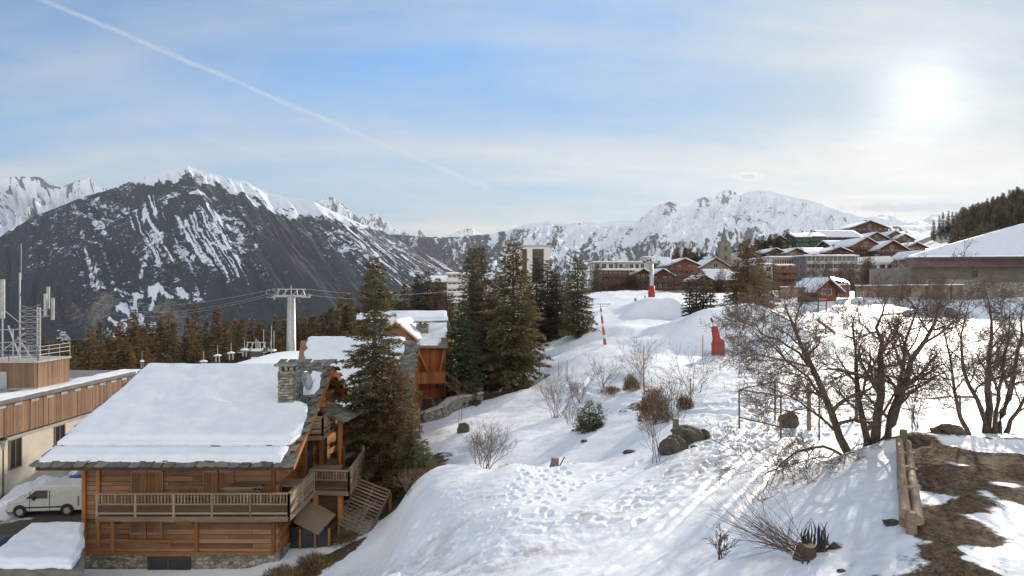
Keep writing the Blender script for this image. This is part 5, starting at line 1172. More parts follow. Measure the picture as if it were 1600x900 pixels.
# ================================================================ VILLAGE
def win_mesh(w, h, frame, glass=None):
    b = MB().box(-w/2-.1, w/2+.1, -.10, .05, -.1, h+.1); b2 = MB().box(-w/2, w/2, -.115, -.05, 0, h); b3 = MB().box(-.04, .04, -.13, -.05, 0, h)
    V_ = b.v+b2.v+b3.v; n = len(b.v); F_ = b.f+[tuple(i+n for i in f) for f in b2.f]+[tuple(i+n+len(b2.v) for i in f) for f in b3.f]
    me = bpy.data.meshes.new('window'); me.from_pydata(V_, [], F_); me.materials.append(frame); me.materials.append(glass or GLASS)
    me.polygons.foreach_set('material_index', [0]*6+[1]*6+[0]*6); return me
WM = {}
LIT = None
def win(parent, x, y, z, w, h, frame, rz=0):
    k = (round(w, 1), round(h, 1), frame.name)
    if k not in WM: WM[k] = win_mesh(k[0], k[1], frame)
    o = bpy.data.objects.new('window', WM[k]); C.objects.link(o); o.parent = parent; o.location = (x, y, z); o.rotation_euler = (0, 0, rz); return o
FRW = plain('frame_white', (.55, .50, .42), .6); FRB = plain('frame_brown', (.20, .12, .08), .7)
def house(label, px0, px1, pyb, pye, pyr, D, depth, wm, gable='front', fl=2, nw=4, over=.9, balc=True, snow=.45, frame=None, base=True, seed=0, name='chalet', cat='chalet', bm_=None, below=3.0, rz=0):
    """a house standing at distance D; px0-px1 wall ends, pyb ground, pye eave, pyr ridge as seen from the view"""
    cx = (px0+px1)/2; x = (cx-800)/F*D; w = (px1-px0)/F*D; zb = -(pyb-450)/F*D; he = (pyb-pye)/F*D; hr = (pyb-pyr)/F*D
    t = thing(name, label, cat, (x, D, zb), rz); rs = random.Random(seed+int(px0)); h = w/2
    if gable == 'front':
        MB().prism([(-h, 0, -below), (h, 0, -below), (h, 0, he), (0, 0, hr), (-h, 0, he)], (0, depth, 0)).build('wall', wm, t)
        s = (hr-he)/h; b = MB()
        for sg in (-1, 1): b.slab([(0, -over*1.3, hr+.05), (sg*(h+over), -over*1.3, he-over*s+.05), (sg*(h+over), depth+over, he-over*s+.05), (0, depth+over, hr+.05)][::sg], .28)
        rf = b.build('roof', WBROWN, t)
        for sg in (-1, 1):
            snow_slab(rf, (sg*(h+over), -over*1.25, he-over*s+.06), (sg*(h+over), depth+over, he-over*s+.06), (0, depth+over, hr+.06), (0, -over*1.25, hr+.06), snow, nu=16, nv=8, seed=seed+sg, edge=.3)
    elif gable == 'side':
        b = MB(); yr = depth/2
        MB().prism([(-h, 0, -below), (-h, 0, he), (-h, yr, hr-.3), (-h, depth, he), (-h, depth, -below)], (w, 0, 0)).build('wall', wm, t)
        s = (hr-he)/yr; b.slab([(-h-over, -over, he-over*s+.05), (h+over, -over, he-over*s+.05), (h+over, yr, hr+.05), (-h-over, yr, hr+.05)], .28); b.slab([(-h-over, yr, hr+.05), (h+over, yr, hr+.05), (h+over, depth+over, he-over*s+.05), (-h-over, depth+over, he-over*s+.05)], .28)
        rf = b.build('roof', WBROWN, t)
        snow_slab(rf, (-h-over, -over*.9, he-over*s+.06), (h+over, -over*.9, he-over*s+.06), (h+over, yr, hr+.06), (-h-over, yr, hr+.06), snow, nu=30, nv=10, seed=seed, edge=.3)
        snow_slab(rf, (h+over, depth+over, he-over*s+.06), (-h-over, depth+over, he-over*s+.06), (-h-over, yr, hr+.06), (h+over, yr, hr+.06), snow, nu=12, nv=8, seed=seed+1, edge=.3)
    else:
        MB().box(-h, h, 0, depth, -below, he).build('wall', wm, t); rf = MB().box(-h-.5, h+.5, -.5, depth+.5, he, he+.35).build('roof', CONC, t)
        snow_slab(rf, (-h-.4, -.4, he+.35), (h+.4, -.4, he+.35), (h+.4, depth+.4, he+.35), (-h-.4, depth+.4, he+.35), snow*.8, nu=24, nv=10, seed=seed, edge=.15)
    fh = he/max(1, fl)
    for k in range(fl):
        z = k*fh+fh*.30; n = nw
        for i in range(n):
            if rs.random() < .10: continue
            win(t, -h+w*(i+.5)/n, 0, z, min(1.5, w/n*.5), min(1.7, fh*.5), frame or FRW)
        if depth > 5: win(t, -h, depth*.35, z, 1.2, min(1.7, fh*.5), frame or FRW, -PI/2); win(t, -h, depth*.7, z, 1.2, min(1.7, fh*.5), frame or FRW, -PI/2)
        if balc and k > 0:
            b = MB(); z0 = k*fh; b.box(-h-.1, h+.1, -1.3, -.05, z0-.15, z0); b.box(-h-.1, h+.1, -1.36, -1.28, z0+.05, z0+.95)
            for i in range(n+1): b.box(-h+w*i/n-.08, -h+w*i/n+.08, -1.4, -1.25, z0-.2, z0+1.05 if gable == 'front' else min(he-.1, z0+fh))
            b.build('balcony', bm_ or WBROWN, t)
    if gable == 'front' and hr-he > 2.2: win(t, 0, 0, he+.15, 1.4, 1.3, frame or FRW)
    if gable != 'flat' and rs.random() < .6:
        c = MB().box(h*.3-.4, h*.3+.4, depth*.5-.4, depth*.5+.4, he, hr+1.3); c.box(h*.3-.6, h*.3+.6, depth*.5-.6, depth*.5+.6, hr+1.3, hr+1.45); c.build('chimney', STONE, rf)
    return t
WB, WR = WBROWN, WBROWN2
TAN = plain('tan_render', (.36, .27, .19), .85); GREY = plain('grey_render', (.20, .19, .18), .8)
VH = [
 ('white flat roofed block with tall windows, leftmost of the village', 928, 960, 432, 411, 0, 232, 14, WHITEW, 'flat', 2, 3, dict(balc=False, frame=FRB)),
 ('long low white building with flat snowy roof right of the white block', 966, 1008, 432, 411, 0, 238, 12, WHITEW, 'flat', 2, 5, dict(balc=False, frame=FRB)),
 ('long dark timber terrace house with rows of windows below the white block', 936, 994, 453, 423, 0, 212, 12, WB, 'flat', 3, 8, dict()),
 ('small brown chalet touching the red based lift pylon on its left', 993, 1017, 452, 427, 420, 205, 14, WB, 'front', 2, 3, dict()),
 ('brown chalet with a wide snowy gable right of the red based lift pylon', 1019, 1052, 453, 430, 420, 203, 16, WB, 'front', 2, 4, dict()),
 ('small white block with flat roof behind the red based lift pylon', 1008, 1022, 416, 403, 0, 262, 8, WHITEW, 'flat', 1, 2, dict(balc=False)),
 ('low brown house with a snowy roof behind the pylon head', 1024, 1046, 420, 410, 402, 255, 10, WB, 'side', 1, 3, dict(balc=False)),
 ('orange brown four storey chalet hotel with snowy gables', 1049, 1090, 452, 413, 404, 215, 18, WR, 'front', 4, 5, dict(name='hotel', cat='hotel', bm_=WR)),
 ('low dark red house with a bright snow roof left of the big brown spruce', 1112, 1146, 456, 436, 421, 200, 14, WR, 'side', 2, 4, dict()),
 ('brown house with broad stone tiled gable roof below the church', 1094, 1142, 440, 418, 403, 232, 16, TAN, 'front', 2, 5, dict(snow=.2)),
 ('dark chalet filling the gap under the broad gabled house', 1086, 1114, 454, 438, 430, 198, 12, WB, 'front', 1, 3, dict()),
 ('brown and white four storey block with a flat snowy roof', 1208, 1240, 456, 416, 0, 195, 14, WR, 'flat', 4, 5, dict(name='apartment_block', cat='building', bm_=WR)),
 ('narrow white stair wing joined left of the brown block', 1194, 1207.6, 456, 414.5, 0, 194.5, 12, WHITEW, 'flat', 3, 1, dict(balc=False, name='apartment_block', cat='building')),
 ('long white gallery building with a continuous row of windows', 1203, 1262, 416, 403, 0, 232, 12, WHITEW, 'flat', 1, 16, dict(balc=False, frame=FRB, name='gallery_building', cat='building')),
 ('long grey hotel with four storeys of railed balconies', 1258, 1340, 446, 401, 0, 222, 14, GREY, 'flat', 4, 12, dict(name='hotel', cat='hotel', bm_=METAL)),
 ('green balconied hotel, left half under its own snowy hip', 1244, 1264, 400, 370, 363, 318, 16, GREENP, 'side', 4, 4, dict(name='hotel', cat='hotel', bm_=GREENP)),
 ('green balconied hotel, right half under its own snowy hip', 1266, 1287, 400, 369, 362, 320, 16, GREENP, 'side', 4, 4, dict(name='hotel', cat='hotel', bm_=GREENP)),
 ('dark brown chalet with a low snowy gable below the green hotel, left one', 1196, 1228, 403, 395, 388, 262, 16, WB, 'front', 1, 4, dict(balc=False)),
 ('brown chalet with yellowish gable below the green hotel', 1229, 1258, 404, 395, 388, 258, 16, TAN, 'front', 1, 4, dict(balc=False)),
 ('long roofed brown house between the yellowish gable and the big hotel', 1259, 1296, 404, 396, 386, 262, 16, WB, 'side', 1, 5, dict(balc=False)),
 ('brown chalet with a small gable left of the big double gabled hotel', 1294, 1328, 404, 393, 386, 256, 14, WB, 'front', 2, 4, dict()),
 ('long brown hotel with a sloping snowy roof above the green hotel', 1289, 1346, 392, 370, 358, 335, 20, WB, 'side', 3, 8, dict(name='hotel', cat='hotel')),
 ('topmost big brown hotel with a low wide gable on the skyline', 1330, 1388, 378, 356, 345, 368, 20, WB, 'front', 3, 7, dict(name='hotel', cat='hotel')),
 ('small brown chalet with snowy roof right of the topmost hotel', 1386, 1410, 380, 368, 361, 350, 12, WB, 'front', 2, 3, dict()),
 ('brown chalet with a wide snow gable below the topmost hotel', 1352, 1386, 386, 372, 363, 330, 14, WB, 'front', 2, 4, dict()),
 ('large brown hotel, left gable of the pair, with balconies on every floor', 1330, 1376, 416, 384, 371, 268, 20, WR, 'front', 5, 7, dict(name='hotel', cat='hotel')),
 ('large brown hotel, right gable of the pair, with balconies on every floor', 1370, 1418, 417, 390, 376, 262, 18, WB, 'front', 4, 7, dict(name='hotel', cat='hotel')),
 ('brown chalet with a snow roof in front of the snowy clearing', 1416, 1446, 404, 386, 379, 275, 14, WR, 'front', 2, 4, dict()),
 ('low brown building between the big hotels and the timber hut', 1340, 1416, 432, 414, 0, 238, 12, WB, 'flat', 2, 9, dict(name='building', cat='building')),
 ('small dark chalet under the big brown spruce', 1146, 1172, 450, 432, 424, 206, 12, WB, 'front', 2, 3, dict()),
 ('brown house showing above the big brown spruce shoulder', 1176, 1197, 430, 412, 403, 236, 12, WB, 'front', 2, 3, dict()),
 ('brown gabled chalet directly left of the church tower', 1104, 1126, 424, 410, 400, 262, 12, WB, 'front', 2, 3, dict()),
 ('snow roofed brown house between the church and the big brown spruce', 1143, 1164, 428, 414, 406, 255, 12, WB, 'side', 2, 3, dict()),
 ('reddish chalet low down behind the left shoulder of the big brown spruce', 1150, 1178, 418, 402, 393, 285, 14, WR, 'front', 2, 4, dict()),
 ('small high chalet above the gallery building, just right of the brown spruce', 1206, 1230, 388, 376, 368, 310, 12, WB, 'front', 2, 3, dict()),
 ('dark timber house stacked above the low brown building by the lift station', 1300, 1338, 400, 384, 375, 290, 14, WB, 'side', 3, 5, dict()),
 ('wide brown chalet below the two big gables, with a long snowy eave', 1344, 1404, 424, 409, 402, 246, 12, WR, 'side', 2, 7, dict()),
 ('grey stone faced house next to the hall roof corner', 1424, 1452, 422, 402, 392, 225, 12, TAN, 'front', 2, 3, dict()),
 ('brown chalet high on the slope left of the snowy clearing', 1400, 1426, 384, 373, 366, 345, 12, WR, 'front', 2, 3, dict()),
 ('pale hotel with snowy terraces seen between the dark spruces', 700, 728, 482, 430, 0, 150, 10, TAN, 'flat', 5, 4, dict(name='hotel', cat='hotel', bm_=WHITEW)),
 ('long low chalet roof behind the three dark spruces', 668, 700, 462, 440, 432, 160, 12, WB, 'side', 2, 4, dict(balc=False)),
 ('small snowy house at the foot of the white tower block', 760, 786, 446, 436, 430, 240, 12, WHITEW, 'side', 1, 3, dict(balc=False)),
]
for i, (lb, a_, b_, pb, pe, pr_, D, dp, wm, gt, fl, nw, kw) in enumerate(VH):
    kw.setdefault('name', 'chalet'); kw.setdefault('cat', 'chalet' if kw['name'] == 'chalet' else 'building')
    house(lb, a_, b_, pb, pe, pr_ or pe, D, dp, wm, gt, fl, nw, seed=i*3, below=6, **kw)
t = thing('retaining_wall', 'long low grey retaining wall with railing below the leftmost village houses', 'wall', P(990, 458, 173)); o_ = Vector(t.location)
wp_ = [P(905, 463, 168)-o_, P(960, 460, 171)-o_, P(1030, 456, 174)-o_, P(1090, 453, 178)-o_]; b = MB(); b2 = MB()
for p, q in zip(wp_[:-1], wp_[1:]): b.beam(p-Vector((0, 0, .7)), q-Vector((0, 0, .7)), .5, 1.6); b2.beam(p+Vector((0, 0, 1.0)), q+Vector((0, 0, 1.0)), .08, .08); [b2.beam(p.lerp(q, k/5), p.lerp(q, k/5)+Vector((0, 0, 1.0)), .07) for k in range(6)]
b.build('masonry', STONE, t); b2.build('railing', DMETAL, t)
# church
CHU = thing('church', 'stone church with a square tower and thin pointed spire', 'church', P(1134, 420, 246))
MB().box(-1.9, 1.9, 0, 3.8, -3, 9.6).build('tower', STONE, CHU); MB().prism([(-2, 3.5, -3), (9, 3.5, -3), (9, 3.5, 3.0), (3.5, 3.5, 5.5), (-2, 3.5, 3)], (0, 12, 0)).build('nave', CONC, CHU)
sp = MB(); sp.add([(-1.9, 0, 9.6), (1.9, 0, 9.6), (1.9, 3.8, 9.6), (-1.9, 3.8, 9.6), (-.75, 1.15, 10.9), (.75, 1.15, 10.9), (.75, 2.65, 10.9), (-.75, 2.65, 10.9), (0, 1.9, 16.2)], [(0,1,5,4),(1,2,6,5),(2,3,7,6),(3,0,4,7),(4,5,8),(5,6,8),(6,7,8),(7,4,8)]); sp.build('spire', SLATE, CHU)
for z in (6.6, 3.2): win(CHU, 0, 0, z, .9, 1.6, FRB)
# white tower block
TB = thing('tower_block', 'tall white tower block with dark brown window bands behind the spruces', 'tower block', P(825, 447, 255))
hw = 35/F*255; ht = (447-385)/F*255
MB().box(-hw, hw, 0, 12, -6, ht).build('wall', WHITEW, TB)
for x0, x1 in ((-.26, -.05), (.20, .70)):
    s = MB().box(x0*hw, x1*hw, -.12, .1, 1, ht-1.0).build('window_band', WBROWN, TB); n = 5; k = max(1, int((x1-x0)*4))
    for j in range(n): 
        for q in range(k): MB().box(x0*hw+.25+q*(x1-x0)*hw/k, x0*hw-.2+(q+1)*(x1-x0)*hw/k, -.16, -.11, 1.6+j*2.7, 3.4+j*2.7).build('pane', GLASS, s)
MB().box(-hw-.3, hw+.3, -.3, 12.3, ht, ht+.5).build('roof', CONC, TB)
# wooden fences, pavilion, hut in front of the village
def fence(label, p0, p1, D0, D1, h, m, n=60):
    A = P(*p0, D0); B = P(*p1, D1); t = thing('board_fence', label, 'fence', A); d = B-A; b = MB()
    L = d.length; n = int(L/.45); up = Vector((0, 0, 1))
    for i in range(n):
        a = d*(i/n); c = d*((i+.92)/n); b.add([a, c, c+up*h, a+up*h, a+Vector((0, .06, 0)), c+Vector((0, .06, 0)), c+Vector((0, .06, h)), a+Vector((0, .06, h))], [(0,1,2,3),(7,6,5,4),(0,4,5,1),(3,2,6,7),(0,3,7,4),(1,5,6,2)])
    b.build('boards', m, t); MB().beam(up*(h+.12), d+up*(h+.12), .5, .16).build('snow_cap', SNOW, t)
    bb = MB(); 
    for i in range(0, n+1, 8): bb.beam(d*(i/n)+Vector((0, -.06, -1)), d*(i/n)+Vector((0, -.06, h)), .16)
    bb.build('post', WDARK, t)
    return t
FWD = wood('fence_wood', (.13, .085, .055), (.34, .24, .16), 'z', sc=.5)
fence('light board fence on the snow left of the small gabled hut', (1218, 464), (1300, 464), 118, 116, 1.7, FWD)
fence('long brown board fence stretching right behind the wide bare tree', (1336, 465), (1505, 464), 116, 112, 2.0, FWD)
house('small gabled hut with snow roof standing in the board fence', 1277, 1306, 465, 449, 436, 114, 8, WR, 'front', 1, 1, over=1.0, seed=3, name='gabled_hut', cat='hut', balc=False, below=1)
fence('short brown board fence right of the small gabled hut', (1306, 465), (1328, 465), 116, 116, 2.2, WR)
house('timber hut with flat snowy roof in front of the stone walled hall', 1398, 1448, 446, 429, 424, 130, 7, FWD, 'side', 1, 3, over=.6, seed=4, name='timber_hut', cat='hut', balc=False, below=2, snow=.35)
# mirror-metal awning, added and tilted to flash the low sun at the viewer
t = thing('glint_awning', 'small mirror awning added and tilted to glint in the sun over the gabled hut', 'awning', P(1312, 437, 117)); hv = (Vector(sv)+(-P(1312, 437, 117)).normalized()).normalized()
e1 = hv.cross(Vector((0, 1, 0))).normalized(); e2 = e1.cross(hv).normalized()
GLINT = plain('glint_metal', (.8, .85, .9), .13, .02, 1.0, metal=1.0, bs=.0); b = MB(); p = [e1*1.3+e2*1.0, -e1*1.3+e2*1.0, -e1*1.3-e2*1.0, e1*1.3-e2*1.0]; b.prism(p, -hv*.06); b.build('pane', GLINT, t)
b = MB(); [b.beam(q, Vector((q.x, q.y, -2.6)), .1) for q in p]; b.build('leg', METAL, t)
# ================================================================ BIG HALL at the right
HL = thing('snowy_hall', 'large low hall with huge smooth snow roof and dark fascia at the right edge', 'hall', P(1500, 450, 122))
def LH(px, py, D): return P(px, py, D)-Vector(HL.location)
h0, h1 = LH(1419, 403, 116), LH(1800, 400, 112); q0, q1 = LH(1560, 362, 134), LH(1800, 310, 134)
h0 = LH(1419, 403, 116); apex = LH(1600, 352, 132); far_ = LH(1800, 352, 132)
rf = MB().slab([h0, h1, far_, apex], .3).build('roof', DMETAL, HL)
snow_slab(rf, h0+Vector((0, 0, .1)), h1+Vector((0, 0, .1)), far_+Vector((0, 0, .1)), apex+Vector((0, 0, .1)), .5, nu=60, nv=20, seed=51, edge=.15, amp=.1)
fb = MB(); zb_ = LH(1419, 417, 116).z
fb.box(h0.x-.05, h1.x, h0.y-.1, h0.y+.6, zb_, h0.z-.02); fb.prism([(h0.x, h0.y, zb_), (h0.x, h0.y, h0.z-.3), (apex.x-.2, apex.y, apex.z-.35), (apex.x-.2, apex.y, zb_)], (.4, 0, 0)); fb.build('fascia', plain('hall_fascia', (.13, .085, .07), .7, .3, .5), HL)
MB().box(h0.x+1.8, h1.x, h0.y+1.6, h0.y+16, -3.0, zb_+.1).build('wall', plain('hall_render', (.20, .175, .155), .85, .2, .5), HL)
MB().box(h0.x+2.5, h0.x+12, h0.y-1.0, h0.y+1.5, -4, LH(1500, 436, 112).z).box(h0.x+12, h1.x, h0.y-2.2, h0.y+1.5, -4, LH(1500, 441, 112).z).build('stone_base', STONE, HL)
MB().box(h0.x+12.2, h0.x+13.2, h0.y+1.5, h0.y+1.62, LH(1500, 432, 112).z, zb_).build('drain_pipe', DMETAL, HL)
# ================================================================ LIFTS
def lift_pylon(name, label, px, pyb, pyt, D, r, arm, pad=False, wheels=True, rz=0):
    base = P(px, pyb, D); H = (pyb-pyt)/F*D; t = thing(name, label, 'ski lift pylon', base, rz)
    MB().tube([(0, 0, -1), (0, 0, H*.1), (0, 0, H)], [r*1.25, r*1.1, r*.85], 14).build('mast', METAL, t, True)
    b = MB(); b.beam((-arm, 0, H-.05), (arm, 0, H-.05), .35, .30); b.beam((-arm*.75, .1, H+.9), (arm*.75, .1, H+.9), .12, .12)
    for x in (-.75, -.35, 0, .35, .75): b.beam((arm*x, 0, H), (arm*x*.8, 0, H+.95), .09)
    for x in (-.9, -.45, .1, .5): b.beam((arm*x, 0, H+.1), (arm*(x+.3), 0, H+.9), .07)
    b.tube([(0, 0, H), (0, 0, H+1.4)], .06, 6); b.build('crossarm', METAL, t)
    if wheels:
        for sx in (-1, 1):
            w_ = MB()
            for k in range(5): x = sx*arm*.95; w_.tube([(x-.06, -1.0+k*.5, H+.12), (x+.06, -1.0+k*.5, H+.12)], .2, 10)
            w_.beam((sx*arm*.95, -1.3, H+.02), (sx*arm*.95, 1.3, H+.02), .08, .12); w_.build('wheel_train', DMETAL, t)
            MB().beam((sx*arm*.7, -1.2, H-.25), (sx*arm*1.1, -1.2, H-.25), .5, .06).build('catwalk', METAL, t)
    if pad: MB().tube([(0, 0, -.5), (0, 0, pad)], [r*1.9, r*1.5], 14).build('crash_pad', REDPAD, t, True)
    return t, base, H
PY, pb, pH = lift_pylon('lift_pylon', 'tall grey lift pylon with wheel trains standing behind the chalet roof', 455, 590, 462, 92, .62, 2.6)
P2, pb2, pH2 = lift_pylon('lift_pylon', 'lift pylon with a red padded base on the piste before the village', 1018, 472, 410, 140, .42, 1.6, pad=3.4)
P3, pb3, pH3 = lift_pylon('lift_pylon', 'small distant lift pylon leaning above the curved roof', 400, 575, 546, 85, .3, 1.6)
def cable(label, pts, sag, r=.03):
    b = MB(); A = Vector(pts[0]); 
    for p, q in zip(pts[:-1], pts[1:]):
        p = Vector(p); q = Vector(q); k = [p.lerp(q, i/16)-Vector((0, 0, sag*4*(i/16)*(1-i/16)))-A for i in range(17)]; b.tube(k, r, 4, False)
    o = b.build('lift_cable', DMETAL if False else METAL, None, loc=A); return tag(o, label, 'cable', 'cables of the tall lift pylon')
T0 = pb+Vector((0, 0, pH))
cable('upper left strand of lift cable crossing in front of the wooded mountain', [T0+Vector((-2.2, 0, .95)), P(150, 474, 160)], 1.5)
cable('lower strand of lift cable running left from the tall pylon', [T0+Vector((-2.4, 0, .1)), P(180, 492, 190)], 1.5)
cable('middle strand of lift cable running left from the tall pylon', [T0+Vector((-2.4, -.5, .35)), P(200, 484, 190)], 1.5)
cable('upper strand of lift cable running right from the tall pylon over the spruce', [T0+Vector((2.2, 0, .95)), P(700, 455, 110), P(860, 452, 130)], .7)
cable('lower strand of lift cable running right from the tall pylon', [T0+Vector((2.4, 0, .1)), P(640, 467, 100)], .3)
# gondola cabins and chairs
def cabin(label, px, py, D, w, h):
    t = thing('lift_cabin', label, 'lift cabin', P(px, py, D)); MB().box(-w/2, w/2, -w/2, w/2, 0, h).build('body', WHITEW, t, bevel=.12)
    MB().box(-w/2-.01, w/2+.01, -w/2-.01, w/2+.01, h*.42, h*.85).build('glazing', GLASS, t); MB().tube([(0, 0, h), (0, 0, h+1.1)], .06, 5).build('hanger', METAL, t)
cabin('white lift cabin hanging beside the small leaning pylon', 403, 566, 84, 1.3, 1.7); cabin('snow dusted machine cabin among the trees right of the leaning pylon', 423, 563, 86, 1.2, 1.4)
for k, (px, w_) in enumerate(((412, 0), (424, 0), (428, 0))):
    o = MB().tube([(0, 0, 0), (0, 0, (585-(515 if k != 1 else 508))/F*84)], .05, 5).build('thin_mast', METAL, None, loc=P(px, 585, 84+k)); tag(o, ['thin pale pole left of the snow dusted cabin', 'tallest thin pale pole behind the snow dusted cabin', 'thin pale pole right of the snow dusted cabin'][k], 'pole')
# white lift station canopy in the village
t = thing('lift_station', 'low white lift station canopy with round ends in front of the big hotels', 'lift station', P(1370, 418, 215)); MB().tube([(-4.5, 0, 1.6), (-4, 0, 2.2), (4, 0, 2.6), (4.6, 0, 1.9)], [.9, 1.3, 1.2, .8], 10).build('canopy', WHITEW, t, True)
for x in (-3, 3): MB().box(x-.25, x+.25, -.2, .3, -4, 1.8).build('column', CONC, t)
t = thing('lamp_mast', 'thin lamp mast with a curved head right of the lift station', 'lamp mast', P(1404, 420, 205)); MB().tube([(0, 0, -3), (0, 0, 3.5), (.3, 0, 4.0), (.8, 0, 4.1)], .1, 6).build('pole', METAL, t); MB().box(.7, 1.3, -.15, .15, 4.0, 4.15).build('lamp_head', METAL, t)
t = thing('lift_pylon', 'short grey pylon between the lift station and the timber hut', 'ski lift pylon', P(1372, 440, 150)); MB().tube([(0, 0, -1), (0, 0, 3.9)], .28, 10).build('mast', METAL, t, True); MB().beam((-.9, 0, 3.9), (.9, 0, 3.9), .25, .2).build('crossarm', METAL, t)
# ================================================================ ON THE PISTE
def pad(name, label, px, D, w, h, wt=None, lean=0, dy=.5):
    g = G(px, D, -.15); t = thing(name, label, 'crash pad', g); wt = wt or w*.8
    n = 12; v = []; 
    for z, ww, ox_ in ((0, w*.98, 0), (h*.33, w, 0), (h*.62, w*.97, 0.0)):
        v.append((z, ww, ox_))
    b = MB(); b.tube([(0, 0, 0), (0, 0, h)], [w/2, wt/2], 10); b.build('cover', REDPAD, t, True); return t
# snow lance with its red padding
g = G(1122, 67, -.1); t = thing('snow_gun', 'snow gun wrapped in red padding standing alone below the ski jump', 'snow gun', g)
b = MB(); pf = [(-.60, 0), (.56, 0), (.60, .2), (.58, 1.55), (.52, 1.72), (.28, 1.76), (.12, 2.0), (-.12, 3.05), (-.32, 3.12), (-.60, 3.0), (-.62, 2.8), (-.48, 1.75), (-.6, 1.3)]
b.prism([(x, -.35, z) for x, z in pf], (0, .7, 0)); b.build('padding', REDPAD, t, bevel=.10)
b = MB(); [b.box(-.63, .62, -.375, .375, z, z+.06) for z in (.45, 1.2)]; b.build('strap', DMETAL, t)
MB().tube([(-.45, 0, 3.0), (-.62, 0, 3.6)], .07, 6).build('lance', METAL, t); MB().tube([(-.55, 0, 3.5), (-.72, 0, 3.9)], [.13, .10], 6).build('nozzle', DMETAL, t)
t = pad('red_marker', 'left short red marker pad on the snow before the lift pylon', 993, 128, .6, 1.6, .35); t = pad('red_marker', 'thin red marker right of the short red pad, near the lift pylon', 1008, 132, .35, 1.6, .25)
# tall leaning striped chute beside the spruces
g = G(946, 78, -.2); t = thing('marker_pole', 'tall leaning red and white padded pole beside the spruces', 'pole', g)
hh = (535-475)/F*78; b = MB(); b2 = MB(); top = Vector((-.55, 0, hh))
for i in range(10): (b if i % 3 != 2 else b2).tube([top*(i/10), top*((i+1)/10)], [.20-.010*i, .19-.010*i], 8)
b.build('red_cover', plain('faded_red_cover', (.42, .10, .08), .6), t, True); b2.build('white_band', WHITEW, t, True); b = MB().tube([top, top*1.12], .05, 6); b.beam(top*1.1+Vector((-1.0, 0, 0)), top*1.1+Vector((1.2, 0, 0)), .12, .1); b.beam(top*1.04+Vector((-.8, 0, -.15)), top*1.04+Vector((1.0, 0, .1)), .1, .06); b.build('crossarm', METAL, t)
def pole(label, px, D, h, r=.035, m=None, lean=0.0, name='snow_pole'):
    g = G(px, D, -.2); o = MB().tube([(0, 0, 0), (lean*h, 0, h+.2)], [r, r*.8], 6).build(name, m or WGX, None, loc=g); return tag(o, label, 'pole')
pole('pale pole left of the red padded snow gun', 1098, 64, 2.3, .05, FWD); pole('thin pole stuck in the snow above the olive bushes', 1079, 36, 1.6); pole('thin leaning wooden stake before the railing', 1006, 45, 3.0, .04, WOODZ)
pole('short crooked stick on the kicker face', 1136, 77.5, 1.2, .04); pole('thin pole behind the tall bushes near the spruces', 886, 60, 1.9, .04, FWD); pole('pale pole against the spruces left of the piste', 843, 66, 1.8, .06, FWD); pole('thin stake on the snow right of the spruces', 873, 64, 1.3, .035)
pole('grey weathered post standing inside the wide bare tree', 1264, 27, 1.9, .09, WGX, name='wooden_post'); pole('yellowish post between the trunks of the wide bare tree', 1338, 30, 1.9, .07, FWD, name='wooden_post'); pole('thin rusty pole right of the steel railing', 1280, 24.5, 2.1, .03, DMETAL); pole('short stake in the snow behind the many stemmed tree', 1500, 26, .9, .05, WGX, name='wooden_post')
# steel tube railing beside the path
t = thing('steel_railing', 'rusty steel tube railing beside the trodden snow path', 'railing', G(1155, 28.2)); o_ = Vector(t.location)
def gp_(px, D, h): return G(px, D, h)-o_
b = MB()
c1_, c2_, c3_, c4_ = (1155, 28.2), (1220, 25.0), (1211, 29.5), (1250, 28.0)
for c, h in ((c1_, 1.65), (c2_, 1.65), (c3_, 1.7)): b.tube([gp_(*c, -.3), gp_(*c, h)], .035, 6)
for h in (1.62, .45): b.tube([gp_(*c1_, h), gp_(*c2_, h)], .03, 6)
b.tube([gp_(*c1_, 1.62), gp_(*c3_, 1.68), gp_(*c4_, 1.6)], .03, 6); b.tube([gp_(*c3_, .5), gp_(*c4_, .5)], .03, 6); b.tube([gp_(*c2_, 1.6), gp_(*c4_, 1.6)], .03, 6); b.build('tube_frame', plain('rusty_steel', (.12, .085, .065), .7), t)
# red ladder frame behind the bare tree, by the hut
t = thing('start_gate', 'red and grey ladder like frame standing in front of the gabled hut', 'frame', G(1286, 98)); b = MB(); hh = 4.2
for x, m_ in ((-.75, 0), (.45, 1)): MB().tube([(x, 0, -.3), (x+.12, 0, hh*(.75 if m_ == 0 else 1.0))], .09, 6).build('upright', REDPAD if m_ else DMETAL, t)
for z in (.5, 1.0, 1.9, 2.8): b.tube([(-.75, 0, z), (.5, 0, z)], .05, 5)
b.build('rung', METAL, t)
t = thing('red_barrier', 'fallen red barrier lying on the snow inside the bare tree crown', 'barrier', G(1290, 76)); MB().beam((-1.0, 0, 1.7), (.9, -.5, .1), .32, .3).build('padding', plain('faded_orange_pad', (.30, .09, .05), .7), t, bevel=.08)
MB().beam((0, 0, .0), (0, 0, 1.0), .1).build('post', DMETAL, t)
